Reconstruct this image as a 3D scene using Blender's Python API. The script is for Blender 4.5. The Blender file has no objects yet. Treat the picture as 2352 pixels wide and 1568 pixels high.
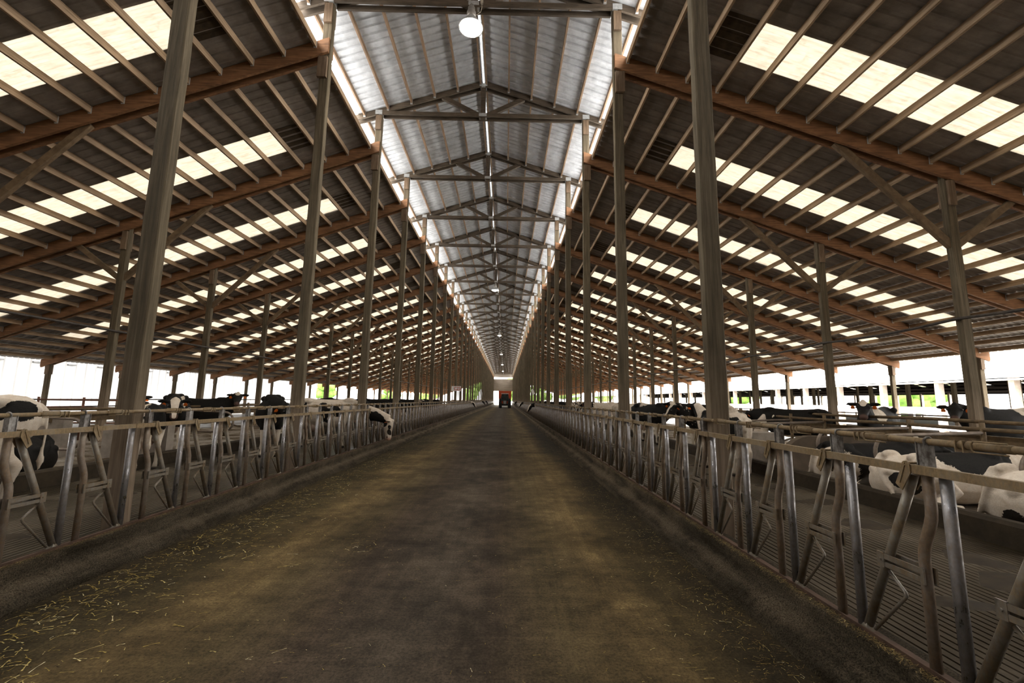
import bpy, math, random
import numpy as np
from mathutils import Vector, Matrix, Euler
random.seed(7)
RNG = np.random.default_rng(7)
SC = bpy.context.scene
COL = SC.collection

# ------------------------------------------------------------------ camera, sky, exposure
EYE = 1.62                                   # camera height above the feed alley floor
FPX, PITCH, YAW, ROLL = 976.73, 0.1369, -0.0130, -0.0159
def cam_ray(px, py):
    aa = (px - 1176) / FPX; bb = -(py - 784) / FPX
    cr, sr = math.cos(ROLL), math.sin(ROLL)
    a = cr * aa + sr * bb; b = -sr * aa + cr * bb
    cp, sp = math.cos(PITCH), math.sin(PITCH)
    y = cp - sp * b; z = sp + cp * b
    cy, sy = math.cos(YAW), math.sin(YAW)
    return Vector((cy * a - sy * y, sy * a + cy * y, z))
c0 = cam_ray(1176, 784)
vr = (cam_ray(1176 + FPX, 784) - c0).normalized(); vu = (cam_ray(1176, 784 - FPX) - c0).normalized()
cam = bpy.data.cameras.new('camera'); cam.lens = FPX / 2352 * 36.0; cam.sensor_width = 36.0
cam.clip_start = 0.05; cam.clip_end = 600
co = bpy.data.objects.new('camera', cam); COL.objects.link(co)
m = Matrix((vr, vu, -c0.normalized())).transposed().to_4x4(); m.translation = (0, 0, EYE)
co.matrix_world = m
SC.camera = co

SKY = 1.0
w = bpy.data.worlds.new('overcast_sky'); SC.world = w; w.use_nodes = True
nt = w.node_tree; bg = nt.nodes['Background']
bg.inputs['Strength'].default_value = SKY
tc = nt.nodes.new('ShaderNodeTexCoord'); sx = nt.nodes.new('ShaderNodeSeparateXYZ')
rp = nt.nodes.new('ShaderNodeValToRGB')
rp.color_ramp.elements[0].position = 0.0; rp.color_ramp.elements[0].color = (0.64, 0.63, 0.61, 1)
rp.color_ramp.elements[1].position = 0.6; rp.color_ramp.elements[1].color = (1.0, 0.968, 0.925, 1)
nt.links.new(tc.outputs['Generated'], sx.inputs[0]); nt.links.new(sx.outputs[2], rp.inputs[0])
nt.links.new(rp.outputs[0], bg.inputs[0])
vs = SC.view_settings
vs.view_transform = 'Standard'; vs.look = 'None'; vs.gamma = 1.0; vs.use_curve_mapping = False
vs.exposure = 4.3
cy_ = SC.cycles
cy_.max_bounces = 7; cy_.diffuse_bounces = 5; cy_.glossy_bounces = 3; cy_.transmission_bounces = 4
cy_.sample_clamp_indirect = 6.0; cy_.caustics_reflective = False; cy_.caustics_refractive = False

# ------------------------------------------------------------------ dimensions
Y1, BAY, NF = 4.6988, 3.7715, 38
def F(i): return Y1 + (i - 1) * BAY
XL, XR, PW, PT = -3.995, 2.263, 0.20, 0.138      # inner faces of the two post rows, post section
XC = (XL + XR) / 2
WL, WR = -3.94, 2.235                          # headlock fences
AL, AR = -11.35, 9.47                          # aisle posts
EL, ER = -21.0, 18.25                          # eave posts
SL, SR_ = 0.367, 0.340
def topL(x): return 9.37 - SL * (-4.25 - x)     # top of the side rafters
def topR(x): return 9.19 - SR_ * (x - 2.47)
def nave_z(x): return 11.50 - 0.325 * abs(x - XC)
YB = -9.0                                      # barn carries on behind the camera to here
YE = F(NF)
PEN, BED = 0.20, 0.28

# ------------------------------------------------------------------ mesh helpers
class MB:
    def __init__(s): s.v = []; s.f = []; s.sm = []
    def quad_grid(s, rows, smooth=True, closed=False):
        b = len(s.v); n = len(rows[0])
        for r in rows: s.v += [tuple(p) for p in r]
        for i in range(len(rows) - 1):
            for j in range(n if closed else n - 1):
                k = (j + 1) % n
                s.f.append((b + i*n + j, b + i*n + k, b + (i+1)*n + k, b + (i+1)*n + j)); s.sm.append(smooth)
        return b
    def box(s, a, c):
        (x0, y0, z0), (x1, y1, z1) = a, c
        b = len(s.v)
        s.v += [(x0,y0,z0),(x1,y0,z0),(x1,y1,z0),(x0,y1,z0),(x0,y0,z1),(x1,y0,z1),(x1,y1,z1),(x0,y1,z1)]
        for f in ((0,3,2,1),(4,5,6,7),(0,1,5,4),(1,2,6,5),(2,3,7,6),(3,0,4,7)):
            s.f.append(tuple(b + i for i in f)); s.sm.append(False)
        return s
    def beam(s, p0, p1, wid, hei, up=(0, 0, 1), flat=True):
        p0 = Vector(p0); p1 = Vector(p1); d = (p1 - p0).normalized(); u = Vector(up)
        r = d.cross(u).normalized(); u = r.cross(d).normalized()
        b = len(s.v)
        for p in (p0, p1):
            for a, c in ((-1,-1),(1,-1),(1,1),(-1,1)):
                s.v.append(tuple(p + r*(a*wid/2) + u*(c*hei/2)))
        for f in ((0,3,2,1),(4,5,6,7),(0,1,5,4),(1,2,6,5),(2,3,7,6),(3,0,4,7)):
            s.f.append(tuple(b + i for i in f)); s.sm.append(False)
        return s
    def tube(s, pts, rad, n=10, flat=None, side=None):
        """rings along pts; rad a number or a list of radii / (ra, rb) pairs, ra along side axis"""
        pts = [Vector(p) for p in pts]
        if not isinstance(rad, (list, tuple)): rad = [rad] * len(pts)
        rows = []; prev = None
        for i, p in enumerate(pts):
            if i == 0: d = pts[1] - pts[0]
            elif i == len(pts) - 1: d = pts[-1] - pts[-2]
            else: d = (pts[i+1]-p).normalized() + (p-pts[i-1]).normalized()
            d.normalize()
            if side is not None: a = Vector(side)
            elif prev is not None: a = prev
            else: a = Vector((0, 0, 1)) if abs(d.z) < .9 else Vector((1, 0, 0))
            a = (a - d * a.dot(d)).normalized(); prev = a
            bb = d.cross(a)
            ra, rb = rad[i] if isinstance(rad[i], (list, tuple)) else (rad[i], rad[i])
            rows.append([p + a*(ra*math.cos(t)) + bb*(rb*math.sin(t)) for t in (2*math.pi*k/n for k in range(n))])
        b = s.quad_grid(rows, True, True)
        s.f.append(tuple(b + k for k in reversed(range(n)))); s.sm.append(False)
        e = b + (len(rows)-1)*n
        s.f.append(tuple(e + k for k in range(n))); s.sm.append(False)
        return s
    def ball(s, c, r, n=12, m_=8):
        r = r if isinstance(r, (list, tuple)) else (r, r, r)
        rows = []
        for i in range(m_ + 1):
            t = math.pi * (0.02 + 0.96 * i / m_)
            rows.append([(c[0]+r[0]*math.sin(t)*math.cos(q), c[1]+r[1]*math.sin(t)*math.sin(q), c[2]-r[2]*math.cos(t)) for q in (2*math.pi*k/n for k in range(n))])
        b = s.quad_grid(rows, True, True)
        s.f.append(tuple(b + k for k in reversed(range(n)))); s.sm.append(True)
        e = b + m_*n; s.f.append(tuple(e + k for k in range(n))); s.sm.append(True)
        return s
    def lathe(s, prof, c=(0, 0, 0), n=24):
        rows = [[(c[0]+r*math.cos(q), c[1]+r*math.sin(q), c[2]+z) for q in (2*math.pi*k/n for k in range(n))] for r, z in prof]
        s.quad_grid(rows, True, True); return s
    def prism(s, poly, axis, a, b_):
        """polygon in the plane across axis, pulled from a to b_"""
        def pt(q, h):
            return {'x': (h, q[0], q[1]), 'y': (q[0], h, q[1]), 'z': (q[0], q[1], h)}[axis]
        b = len(s.v); n = len(poly)
        s.v += [pt(q, a) for q in poly] + [pt(q, b_) for q in poly]
        for i in range(n):
            j = (i+1) % n; s.f.append((b+i, b+j, b+n+j, b+n+i)); s.sm.append(False)
        s.f.append(tuple(b + i for i in reversed(range(n)))); s.sm.append(False)
        s.f.append(tuple(b + n + i for i in range(n))); s.sm.append(False)
        return s
    def mesh(s, name, mat):
        me = bpy.data.meshes.new(name)
        me.from_pydata(s.v, [], s.f)
        me.polygons.foreach_set('use_smooth', s.sm)
        if mat: me.materials.append(mat)
        me.update(); return me
    def obj(s, name, mat, parent=None, **kw):
        return put(name, s.mesh(name, mat), parent, **kw)

def put(name, me, parent=None, loc=None, rot=None):
    o = bpy.data.objects.new(name, me); COL.objects.link(o)
    if parent is not None: o.parent = parent
    if loc is not None: o.location = loc
    if rot is not None: o.rotation_euler = rot
    return o
def tag(o, label, cat, group=None, kind=None):
    o['label'] = label; o['category'] = cat
    if group: o['group'] = group
    if kind: o['kind'] = kind
    return o
def thing(name, label, cat, loc=(0, 0, 0), rotz=0.0, group=None):
    o = bpy.data.objects.new(name, None); COL.objects.link(o)
    o.location = loc; o.rotation_euler = (0, 0, rotz); o.empty_display_size = .2
    return tag(o, label, cat, group)
def struct(o): o['kind'] = 'structure'; return o
ORD = ['first','second','third','fourth','fifth','sixth','seventh','eighth','ninth','tenth','eleventh','twelfth','thirteenth',
       'fourteenth','fifteenth','sixteenth','seventeenth','eighteenth','nineteenth','twentieth','twenty-first','twenty-second',
       'twenty-third','twenty-fourth','twenty-fifth','twenty-sixth','twenty-seventh','twenty-eighth']
SIDE = {'L': 'white-building side', 'R': 'open-barn side'}

# ------------------------------------------------------------------ materials
class NT:
    def __init__(s, name):
        s.m = bpy.data.materials.new(name); s.m.use_nodes = True
        s.t = s.m.node_tree; s.n = s.t.nodes; s.b = s.n['Principled BSDF']; s.l = s.t.links
        s.tc = s.n.new('ShaderNodeTexCoord')
    def mapv(s, scale=(1, 1, 1), src='Object', loc=(0, 0, 0)):
        mp = s.n.new('ShaderNodeMapping'); mp.inputs['Scale'].default_value = scale; mp.inputs['Location'].default_value = loc
        if src == 'World':
            g = s.n.new('ShaderNodeNewGeometry'); s.l.new(g.outputs['Position'], mp.inputs[0])
        else: s.l.new(s.tc.outputs[src], mp.inputs[0])
        return mp.outputs[0]
    def noise(s, vec, scale=5, detail=4, rough=.55, dist=0):
        t = s.n.new('ShaderNodeTexNoise'); t.inputs['Scale'].default_value = scale; t.inputs['Detail'].default_value = detail
        t.inputs['Roughness'].default_value = rough; t.inputs['Distortion'].default_value = dist
        s.l.new(vec, t.inputs['Vector']); return t.outputs[0]
    def ramp(s, fac, stops, interp='LINEAR'):
        r = s.n.new('ShaderNodeValToRGB'); cr = r.color_ramp; cr.interpolation = interp
        while len(cr.elements) < len(stops): cr.elements.new(.5)
        for e, (p, c) in zip(cr.elements, stops):
            e.position = p; e.color = (c, c, c, 1) if isinstance(c, (int, float)) else tuple(c) + (1,)
        s.l.new(fac, r.inputs[0]); return r.outputs[0]
    def mix(s, fac, a, b, mode='MIX'):
        x = s.n.new('ShaderNodeMix'); x.data_type = 'RGBA'; x.blend_type = mode
        for sock, v in ((x.inputs[0], fac), (x.inputs[6], a), (x.inputs[7], b)):
            if isinstance(v, (int, float)): sock.default_value = v if sock == x.inputs[0] else (v, v, v, 1)
            elif isinstance(v, (tuple, list)): sock.default_value = tuple(v) + (1,)
            else: s.l.new(v, sock)
        return x.outputs[2]
    def math(s, op, a, b=None, c=None):
        x = s.n.new('ShaderNodeMath'); x.operation = op
        for i, v in enumerate((a, b, c)):
            if v is None: continue
            if isinstance(v, (int, float)): x.inputs[i].default_value = v
            else: s.l.new(v, x.inputs[i])
        return x.outputs[0]
    def sep(s, vec):
        x = s.n.new('ShaderNodeSeparateXYZ'); s.l.new(vec, x.inputs[0]); return x.outputs
    def set(s, **kw):
        for k, v in kw.items():
            sock = s.b.inputs[{'color': 'Base Color', 'rough': 'Roughness', 'metal': 'Metallic', 'spec': 'Specular IOR Level', 'emit': 'Emission Color', 'estr': 'Emission Strength', 'normal': 'Normal'}[k]]
            if isinstance(v, (int, float)): sock.default_value = v
            elif isinstance(v, (tuple, list)): sock.default_value = tuple(v) + (1,)
            else: s.l.new(v, sock)
        return s
    def bump(s, h, strength=.3, dist=.01):
        x = s.n.new('ShaderNodeBump'); x.inputs['Strength'].default_value = strength; x.inputs['Distance'].default_value = dist
        s.l.new(h, x.inputs['Height']); s.l.new(x.outputs[0], s.b.inputs['Normal']); return s

def lin(r, g, b):
    f = lambda c: ((c/255 + .055)/1.055)**2.4 if c > 10 else c/255/12.92
    return (f(r), f(g), f(b))

def mat_simple(name, c, c2=None, rough=.7, metal=0, scale=6, bump=.2, stretch=(1, 1, 1), spec=.3):
    t = NT(name); v = t.mapv(stretch, 'World')
    n = t.noise(v, scale, 5, .6)
    c2 = c2 or tuple(x*.6 for x in c)
    t.set(color=t.ramp(n, [(.3, c2), (.7, c)]), rough=rough, metal=metal, spec=spec)
    if bump: t.bump(n, bump, .01)
    return t.m

def mat_post():
    t = NT('weathered_post_timber')
    v = t.mapv((26, 26, 1.1), 'World'); g = t.noise(v, 1.0, 5, .65, .6)
    v2 = t.mapv((1, 1, 1), 'World'); n2 = t.noise(v2, 1.7, 4, .6)
    n3 = t.noise(v2, 60, 3, .7)
    base = t.ramp(g, [(.25, (.048, .037, .023)), (.5, (.110, .086, .054)), (.75, (.185, .148, .098))])
    z = t.sep(v2)[2]
    wear = t.ramp(t.math('ADD', t.math('MULTIPLY', z, .25), t.math('MULTIPLY', n2, .5)), [(.50, 1.0), (.76, 0.0)])
    rub = t.ramp(g, [(.25, (.13, .092, .06)), (.6, (.27, .205, .145)), (.85, (.36, .285, .21))])
    col = t.mix(wear, base, rub)
    fleck = t.ramp(n3, [(.68, 0.0), (.76, 1.0)])
    col = t.mix(t.math('MULTIPLY', fleck, .55), col, (.42, .34, .22))
    col = t.mix(.5, col, t.ramp(n2, [(.25, .55), (.7, 1.1)]), 'MULTIPLY')
    t.set(color=col, rough=.85, spec=.2).bump(g, .5, .012)
    return t.m
def mat_wood(name, dark, light, grain=(4, 40, 40), rough=.75, knots=.0):
    t = NT(name); v = t.mapv(grain, 'World'); g = t.noise(v, 1.0, 5, .6, .4)
    n2 = t.noise(t.mapv((1, 1, 1), 'World'), 1.3, 3, .6)
    col = t.ramp(g, [(.3, dark), (.7, light)])
    col = t.mix(.7, col, t.ramp(n2, [(.3, .55), (.65, 1.15)]), 'MULTIPLY')
    t.set(color=col, rough=rough, spec=.25).bump(g, .25, .006); return t.m
def mat_sheet(name, c0_, c1_, metal, rough, axis_scale):
    t = NT(name); n = t.noise(t.mapv(axis_scale, 'World'), 1.0, 5, .65)
    n2 = t.noise(t.mapv((1, 1, 1), 'World'), 6, 4, .6)
    col = t.mix(.6, t.ramp(n, [(.3, c0_), (.7, c1_)]), t.ramp(n2, [(.25, .6), (.7, 1.1)]), 'MULTIPLY')
    t.set(color=col, metal=metal, rough=t.ramp(n, [(.3, rough+.12), (.7, rough)]), spec=.4).bump(n2, .08, .01); return t.m
def mat_steel(name, dirt, clean, amount, rough=.38):
    t = NT(name); v = t.mapv((1, 1, 1), 'World')
    n = t.noise(v, 6, 5, .65); n2 = t.noise(t.mapv((70, 70, 26), 'World'), 1, 4, .75); n3 = t.noise(t.mapv((1, 1, .5), 'World'), 30, 3, .7)
    k = t.ramp(t.math('ADD', t.math('MULTIPLY', n, .5), t.math('MULTIPLY_ADD', n2, .3, t.math('MULTIPLY', n3, .2))), [(amount - .10, 1.0), (amount + .10, 0.0)])
    dcol = t.ramp(n2, [(.3, tuple(x*.45 for x in dirt)), (.7, tuple(x*1.1 for x in dirt))])
    t.set(color=t.mix(k, dcol, clean), metal=t.math('MULTIPLY_ADD', k, .85, .08), rough=t.math('MULTIPLY_ADD', k, rough - .72, .72), spec=.35)
    t.bump(n2, .07, .003); return t.m
def mat_road():
    t = NT('feed_alley_concrete'); P = t.mapv((1, 1, 1), 'World'); x, y, z = t.sep(P)
    wob = t.noise(t.mapv((.9, .16, 1), 'World'), 1.0, 4, .6)
    xx = t.math('ADD', x, t.math('MULTIPLY_ADD', wob, .9, -.45))
    f = t.math('MULTIPLY_ADD', xx, 1/5.6, 3.65/5.6)              # 0 at white-building curb .. 1 at the other
    tan, brown, olive, drk = (.172, .119, .052), (.078, .057, .038), (.112, .082, .040), (.036, .026, .012)
    band = t.ramp(f, [(0.0, drk), (.12, (.066, .049, .021)), (.24, tan), (.33, olive), (.42, brown), (.55, (.105, .083, .060)), (.63, brown), (.73, olive), (.82, tan), (.89, (.07, .05, .021)), (.94, drk), (1.0, (.03, .021, .01))])
    st = t.noise(t.mapv((9, .35, 1), 'World'), 1.0, 5, .7)
    big = t.noise(P, .9, 5, .65); mid = t.noise(P, 5, 5, .65); fine = t.noise(P, 48, 6, .82)
    col = t.mix(.55, band, t.ramp(st, [(.3, .6), (.7, 1.3)]), 'MULTIPLY')
    col = t.mix(.85, col, t.ramp(big, [(.36, .40), (.62, 1.35)]), 'MULTIPLY')
    col = t.mix(.6, col, t.ramp(mid, [(.36, .5), (.66, 1.3)]), 'MULTIPLY')
    col = t.mix(.75, col, t.ramp(fine, [(.36, .28), (.64, 1.6)]), 'MULTIPLY')
    br = t.noise(t.mapv((1.2, 26, 1), 'World'), 1.0, 3, .6, .3)
    col = t.mix(.3, col, t.ramp(br, [(.35, .65), (.65, 1.25)]), 'MULTIPLY')
    t.set(color=col, rough=.8, spec=.18)
    h = t.math('ADD', t.math('MULTIPLY', fine, .5), t.math('MULTIPLY', br, .6)); t.bump(h, .35, .008)
    return t.m
def mat_curb():
    t = NT('rough_curb_concrete'); P = t.mapv((1, 1, 1), 'World'); n = t.noise(P, 1.6, 5, .65); f = t.noise(P, 95, 4, .8)
    x = t.sep(P)[0]; st = t.noise(t.mapv((9, 1.4, 9), 'World'), 1, 4, .6)
    d = t.math('MINIMUM', t.math('ABSOLUTE', t.math('SUBTRACT', x, WL + .175)), t.math('ABSOLUTE', t.math('SUBTRACT', x, WR - .175)))
    crust = t.ramp(t.math('ADD', t.math('MULTIPLY', d, 8.0), t.math('MULTIPLY_ADD', n, 2.6, -.95)), [(.35, 1.0), (1.0, 0.0)])
    col = t.ramp(st, [(.3, (.040, .031, .020)), (.55, (.085, .068, .046)), (.75, (.14, .115, .08))])
    col = t.mix(crust, col, (.165, .130, .088))
    col = t.mix(.95, col, t.ramp(f, [(.36, .22), (.66, 1.75)]), 'MULTIPLY')
    t.set(color=col, rough=.95, spec=.1).bump(f, 1.0, .025); return t.m
def mat_pen():
    t = NT('grooved_wet_concrete'); P = t.mapv((1, 1, 1), 'World'); n = t.noise(P, .8, 5, .6); f = t.noise(P, 14, 5, .7)
    col = t.mix(t.ramp(n, [(.42, 0.0), (.66, 1.0)]), (.024, .017, .009), (.108, .084, .056))
    col = t.mix(.8, col, t.ramp(f, [(.3, .5), (.7, 1.25)]), 'MULTIPLY')
    t.set(color=col, rough=t.ramp(n, [(.45, .3), (.7, .62)]), spec=.4).bump(f, .2, .01); return t.m
def mat_bed():
    t = NT('lime_bedding'); P = t.mapv((1, 1, 1), 'World'); n = t.noise(P, 1.1, 5, .65); f = t.noise(P, 40, 4, .8)
    col = t.mix(t.ramp(n, [(.4, 0.0), (.6, 1.0)]), (.12, .085, .05), (.42, .37, .31))
    col = t.mix(.8, col, t.ramp(f, [(.3, .45), (.7, 1.4)]), 'MULTIPLY')
    t.set(color=col, rough=.95, spec=.1).bump(f, .8, .02); return t.m
def mat_skylight():
    t = NT('dirty_translucent_sheet'); P = t.mapv((1, 1, 1), 'World')
    n = t.noise(t.mapv((1.6, 14, 1), 'World'), 1.2, 6, .75); n2 = t.noise(P, 5.5, 6, .75)
    dirt = t.math('MULTIPLY', t.ramp(n, [(.30, .45), (.58, 1.0)]), t.ramp(n2, [(.30, .55), (.48, 1.0)]))
    tr = t.n.new('ShaderNodeBsdfTranslucent'); df = t.n.new('ShaderNodeBsdfDiffuse'); mx = t.n.new('ShaderNodeMixShader')
    col = t.mix(dirt, (.10, .075, .04), (.25, .225, .18))
    t.l.new(col, tr.inputs[0]); df.inputs[0].default_value = (.35, .32, .26, 1)
    mx.inputs[0].default_value = SKYMIX
    t.l.new(df.outputs[0], mx.inputs[1]); t.l.new(tr.outputs[0], mx.inputs[2])
    t.l.new(mx.outputs[0], t.n['Material Output'].inputs[0]); return t.m
SKYMIX = .30
def mat_glow(name, c, s):
    t = NT(name); t.set(color=(.8, .8, .8), emit=c, estr=s); return t.m
def mat_cow():
    t = NT('holstein_coat'); P = t.mapv((1, 1, 1), 'Object')
    at = lambda nm: (lambda a: (setattr(a, 'attribute_name', nm), a)[1])(t.n.new('ShaderNodeAttribute')).outputs['Fac']
    n1 = t.noise(P, 9, 4, .65); n2 = t.noise(P, 45, 4, .7); hair = t.noise(t.mapv((14, 40, 40), 'Object'), 2.0, 3, .7)
    k = t.math('ADD', at('patch'), t.math('MULTIPLY_ADD', n1, .55, -.275))
    k = t.math('ADD', k, t.math('MULTIPLY_ADD', n2, .16, -.08))
    k = t.ramp(k, [(.485, 0.0), (.515, 1.0)])
    white = t.mix(.6, t.mix(t.ramp(n1, [(.3, 0.0), (.75, 1.0)]), (.50, .41, .31), (.66, .59, .50)), t.ramp(hair, [(.3, .75), (.7, 1.1)]), 'MULTIPLY')
    black = t.ramp(hair, [(.3, (.004, .0035, .003)), (.75, (.014, .012, .010))])
    c = t.mix(k, white, black)
    c = t.mix(t.math('MULTIPLY', at('pink'), .85), c, (.50, .27, .20))
    dirt = t.math('MULTIPLY', at('dirt'), t.ramp(n1, [(.3, .35), (.65, 1.0)]))
    c = t.mix(t.math('MULTIPLY', dirt, .7), c, (.10, .07, .04))
    c = t.mix(at('hoof'), c, (.03, .025, .02))
    t.set(color=c, rough=t.math('MULTIPLY_ADD', k, -.1, .85), spec=.14).bump(hair, .25, .01); return t.m

M = {}
M['post'] = mat_post()
M['block'] = mat_wood('splice_block_wood', (.10, .064, .038), (.215, .148, .095), (20, 20, 2))
M['rafter'] = mat_wood('rust_brown_rafter_wood', (.145, .070, .033), (.33, .165, .078), (2.2, 12, 26))
M['truss'] = mat_wood('dark_truss_wood', (.060, .045, .031), (.135, .102, .072), (3, 20, 26))
M['purlin'] = mat_wood('tan_purlin_wood', (.22, .145, .085), (.42, .30, .19), (30, 1.4, 30))
M['npurlin'] = mat_wood('nave_purlin_wood', (.16, .10, .06), (.33, .22, .135), (30, 1.4, 30))
M['brace'] = mat_wood('knee_brace_wood', (.10, .065, .036), (.21, .145, .085), (6, 20, 6))
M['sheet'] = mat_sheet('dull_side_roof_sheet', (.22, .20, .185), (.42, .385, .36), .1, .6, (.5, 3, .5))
M['nsheet'] = mat_sheet('galvanised_nave_sheet', (.50, .51, .52), (.76, .77, .785), .2, .40, (.6, 2.2, .6))
M['plate'] = mat_simple('galvanised_plate', (.62, .62, .6), (.42, .42, .41), .5, .6, 20, .1)
M['skylight'] = mat_skylight()
M['dirtyskylight'] = mat_simple('stained_end_sheet', (.10, .075, .05), (.05, .04, .03), .9, 0, 8, .2)
M['road'] = mat_road(); M['curb'] = mat_curb(); M['pen'] = mat_pen(); M['bed'] = mat_bed()
M['stallcurb'] = mat_simple('manure_stained_curb', (.042, .029, .015), (.016, .011, .006), .85, 0, 7, .6)
M['concrete'] = mat_simple('stained_concrete', (.34, .29, .24), (.17, .14, .11), .9, 0, 3, .3)
M['brownwall'] = mat_simple('brown_stained_wall', (.12, .09, .062), (.065, .048, .033), .9, 0, 3, .3)
M['ground'] = mat_simple('pale_yard_gravel', (.42, .40, .37), (.30, .28, .25), .95, 0, 2, .2)
M['rail'] = mat_steel('tan_dirty_rail', (.29, .205, .11), (.36, .30, .22), .42, .5)
M['upright'] = mat_steel('bent_upright_steel', (.235, .165, .105), (.33, .29, .25), .455, .40)
M['straight'] = mat_steel('galvanised_straight_post', (.19, .155, .125), (.29, .285, .295), .52, .27)
M['bar'] = mat_steel('swing_bar_steel', (.20, .145, .085), (.26, .25, .225), .47, .38)
M['plateworn'] = mat_steel('worn_plate', (.09, .075, .06), (.50, .48, .46), .49, .5)
M['baserail'] = mat_simple('rusty_base_rail', (.105, .062, .042), (.05, .031, .021), .8, .1, 9, .3)
M['stallpipe'] = mat_simple('grimy_stall_pipe', (.17, .115, .06), (.07, .048, .027), .7, .15, 9, .3)
M['looppipe'] = mat_simple('grey_loop_pipe', (.26, .21, .165), (.13, .10, .08), .55, .3, 9, .2)
M['redpipe'] = mat_simple('red_brown_gate_pipe', (.27, .12, .075), (.15, .075, .05), .6, .2, 9, .2)
M['darkpipe'] = mat_simple('dark_conduit_pipe', (.075, .062, .052), (.03, .025, .022), .5, .3, 9, .1)
M['whitewall'] = mat_simple('white_cladding', (.42, .42, .415), (.33, .328, .325), .6, 0, 1.2, .05, (1, 4, .15))
M['whitepaint'] = mat_simple('white_board', (.74, .70, .67), (.58, .53, .49), .7, 0, 2, .1)
M['whitepost'] = mat_simple('pale_post', (.66, .58, .50), (.45, .36, .29), .8, 0, 3, .2)
M['whiteroof'] = mat_sheet('pale_metal_roof', (.66, .66, .66), (.76, .76, .76), .1, .5, (.5, 3, .5))
M['vent'] = mat_simple('grey_vent', (.2, .2, .2), None, .6, 0, 5, 0)
M['siding'] = mat_sheet('grey_end_siding', (.20, .165, .125), (.34, .29, .24), .2, .6, (.5, 1, 4))
M['cow'] = mat_cow()
M['eartag'] = mat_simple('orange_tag_plastic', (.75, .17, .02), (.6, .13, .015), .45, 0, 20, 0)
M['eye'] = mat_simple('dark_eye', (.012, .009, .008), None, .12, 0, 5, 0, spec=.6)
M['lamp'] = mat_glow('lamp_glow', (1.0, .93, .80), 14.0)
M['lampshade'] = mat_simple('aluminium_reflector', (.75, .74, .72), (.6, .6, .58), .3, .7, 10, 0)
M['lampbody'] = mat_simple('lamp_housing', (.36, .33, .30), (.25, .23, .21), .45, .5, 10, 0)
M['cable'] = mat_simple('pale_cable', (.55, .48, .38), None, .6, 0, 5, 0)
M['signwhite'] = mat_simple('white_sign_face', (.82, .79, .76), (.72, .69, .66), .5, 0, 5, 0)
M['signred'] = mat_simple('red_sign_paint', (.52, .05, .03), None, .5, 0, 5, 0)
M['signgrey'] = mat_simple('faded_sign_print', (.45, .43, .42), None, .5, 0, 5, 0)
M['orange'] = mat_simple('orange_red_paint', (.50, .075, .02), (.36, .05, .015), .45, 0, 3, .05)
M['tyre'] = mat_simple('tyre_rubber', (.02, .019, .018), None, .8, 0, 20, .2)
M['darkpaint'] = mat_simple('dark_tractor_paint', (.03, .028, .027), None, .45, .1, 8, 0)
M['glass'] = mat_simple('dark_cab_glass', (.02, .028, .026), None, .08, 0, 2, 0, spec=.7)
M['chrome'] = mat_simple('pale_bumper', (.75, .74, .7), None, .4, .2, 4, 0)
M['straw'] = None
def mat_straw(name, stops):
    t = NT(name); oi = t.n.new('ShaderNodeNewGeometry')
    t.set(color=t.ramp(oi.outputs['Random Per Island'], stops), rough=.7, spec=.2); return t.m
M['straw'] = mat_straw('dry_straw', [(0, (.20, .14, .03)), (.5, (.46, .34, .09)), (.85, (.68, .56, .24)), (1, (.85, .78, .55))])
M['hay'] = mat_straw('old_feed', [(0, (.018, .012, .005)), (.55, (.055, .036, .013)), (.85, (.13, .085, .026)), (1, (.30, .20, .06))])
def mat_leaf():
    t = NT('tree_leaf'); n = t.noise(t.mapv((1, 1, 1), 'World'), .8, 5, .7)
    t.set(color=t.ramp(n, [(.3, (.05, .11, .018)), (.7, (.17, .29, .06))]), rough=.8, spec=.1).bump(n, .5, .2); return t.m
M['shadeboard'] = mat_simple('shade_toned_roof_boards', (.030, .026, .023), None, 1.0, 0, 4, 0, spec=0.0)  # near-black colour stands in for shade under the neighbouring roof
M['leaf'] = mat_leaf(); M['bark'] = mat_simple('bark', (.12, .085, .06), None, .9, 0, 5, .3)

# ------------------------------------------------------------------ ground, floors, curbs
g = MB(); g.box((-120, YB - 60, -.3), (120, 420, -.02)); struct(g.obj('ground', M['ground']))
r = MB()
r.box((-3.63, YB, -.2), (1.93, YE + 3, 0)); struct(r.obj('floor', M['road']))
def curb(side):
    s = 1 if side == 'L' else -1; wx = WL if side == 'L' else WR
    prof = [(-.15, -.1), (-.15, .245), (-.10, .262), (.085, .262), (.108, .25), (.092, .17), (.125, .135), (.215, .10), (.325, .012), (.34, -.1)]
    mb = MB(); n = 260
    ys = np.concatenate([np.linspace(YB, 22, 620), np.linspace(22.3, YE, 120)])
    rows = []
    for k, y in enumerate(ys):
        j = [0]*2 + list(.006*RNG.standard_normal(7)*(y < 22)) + [0]
        rows.append([(wx + s*(a + j[i]*.7), y, z + (j[i] if 3 < i < 9 else 0)) for i, (a, z) in enumerate(prof)])
    if s > 0: rows = [list(reversed(q)) for q in rows]
    mb.quad_grid(rows, True)
    struct(mb.obj('curb', M['curb']))
curb('L'); curb('R')
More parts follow.
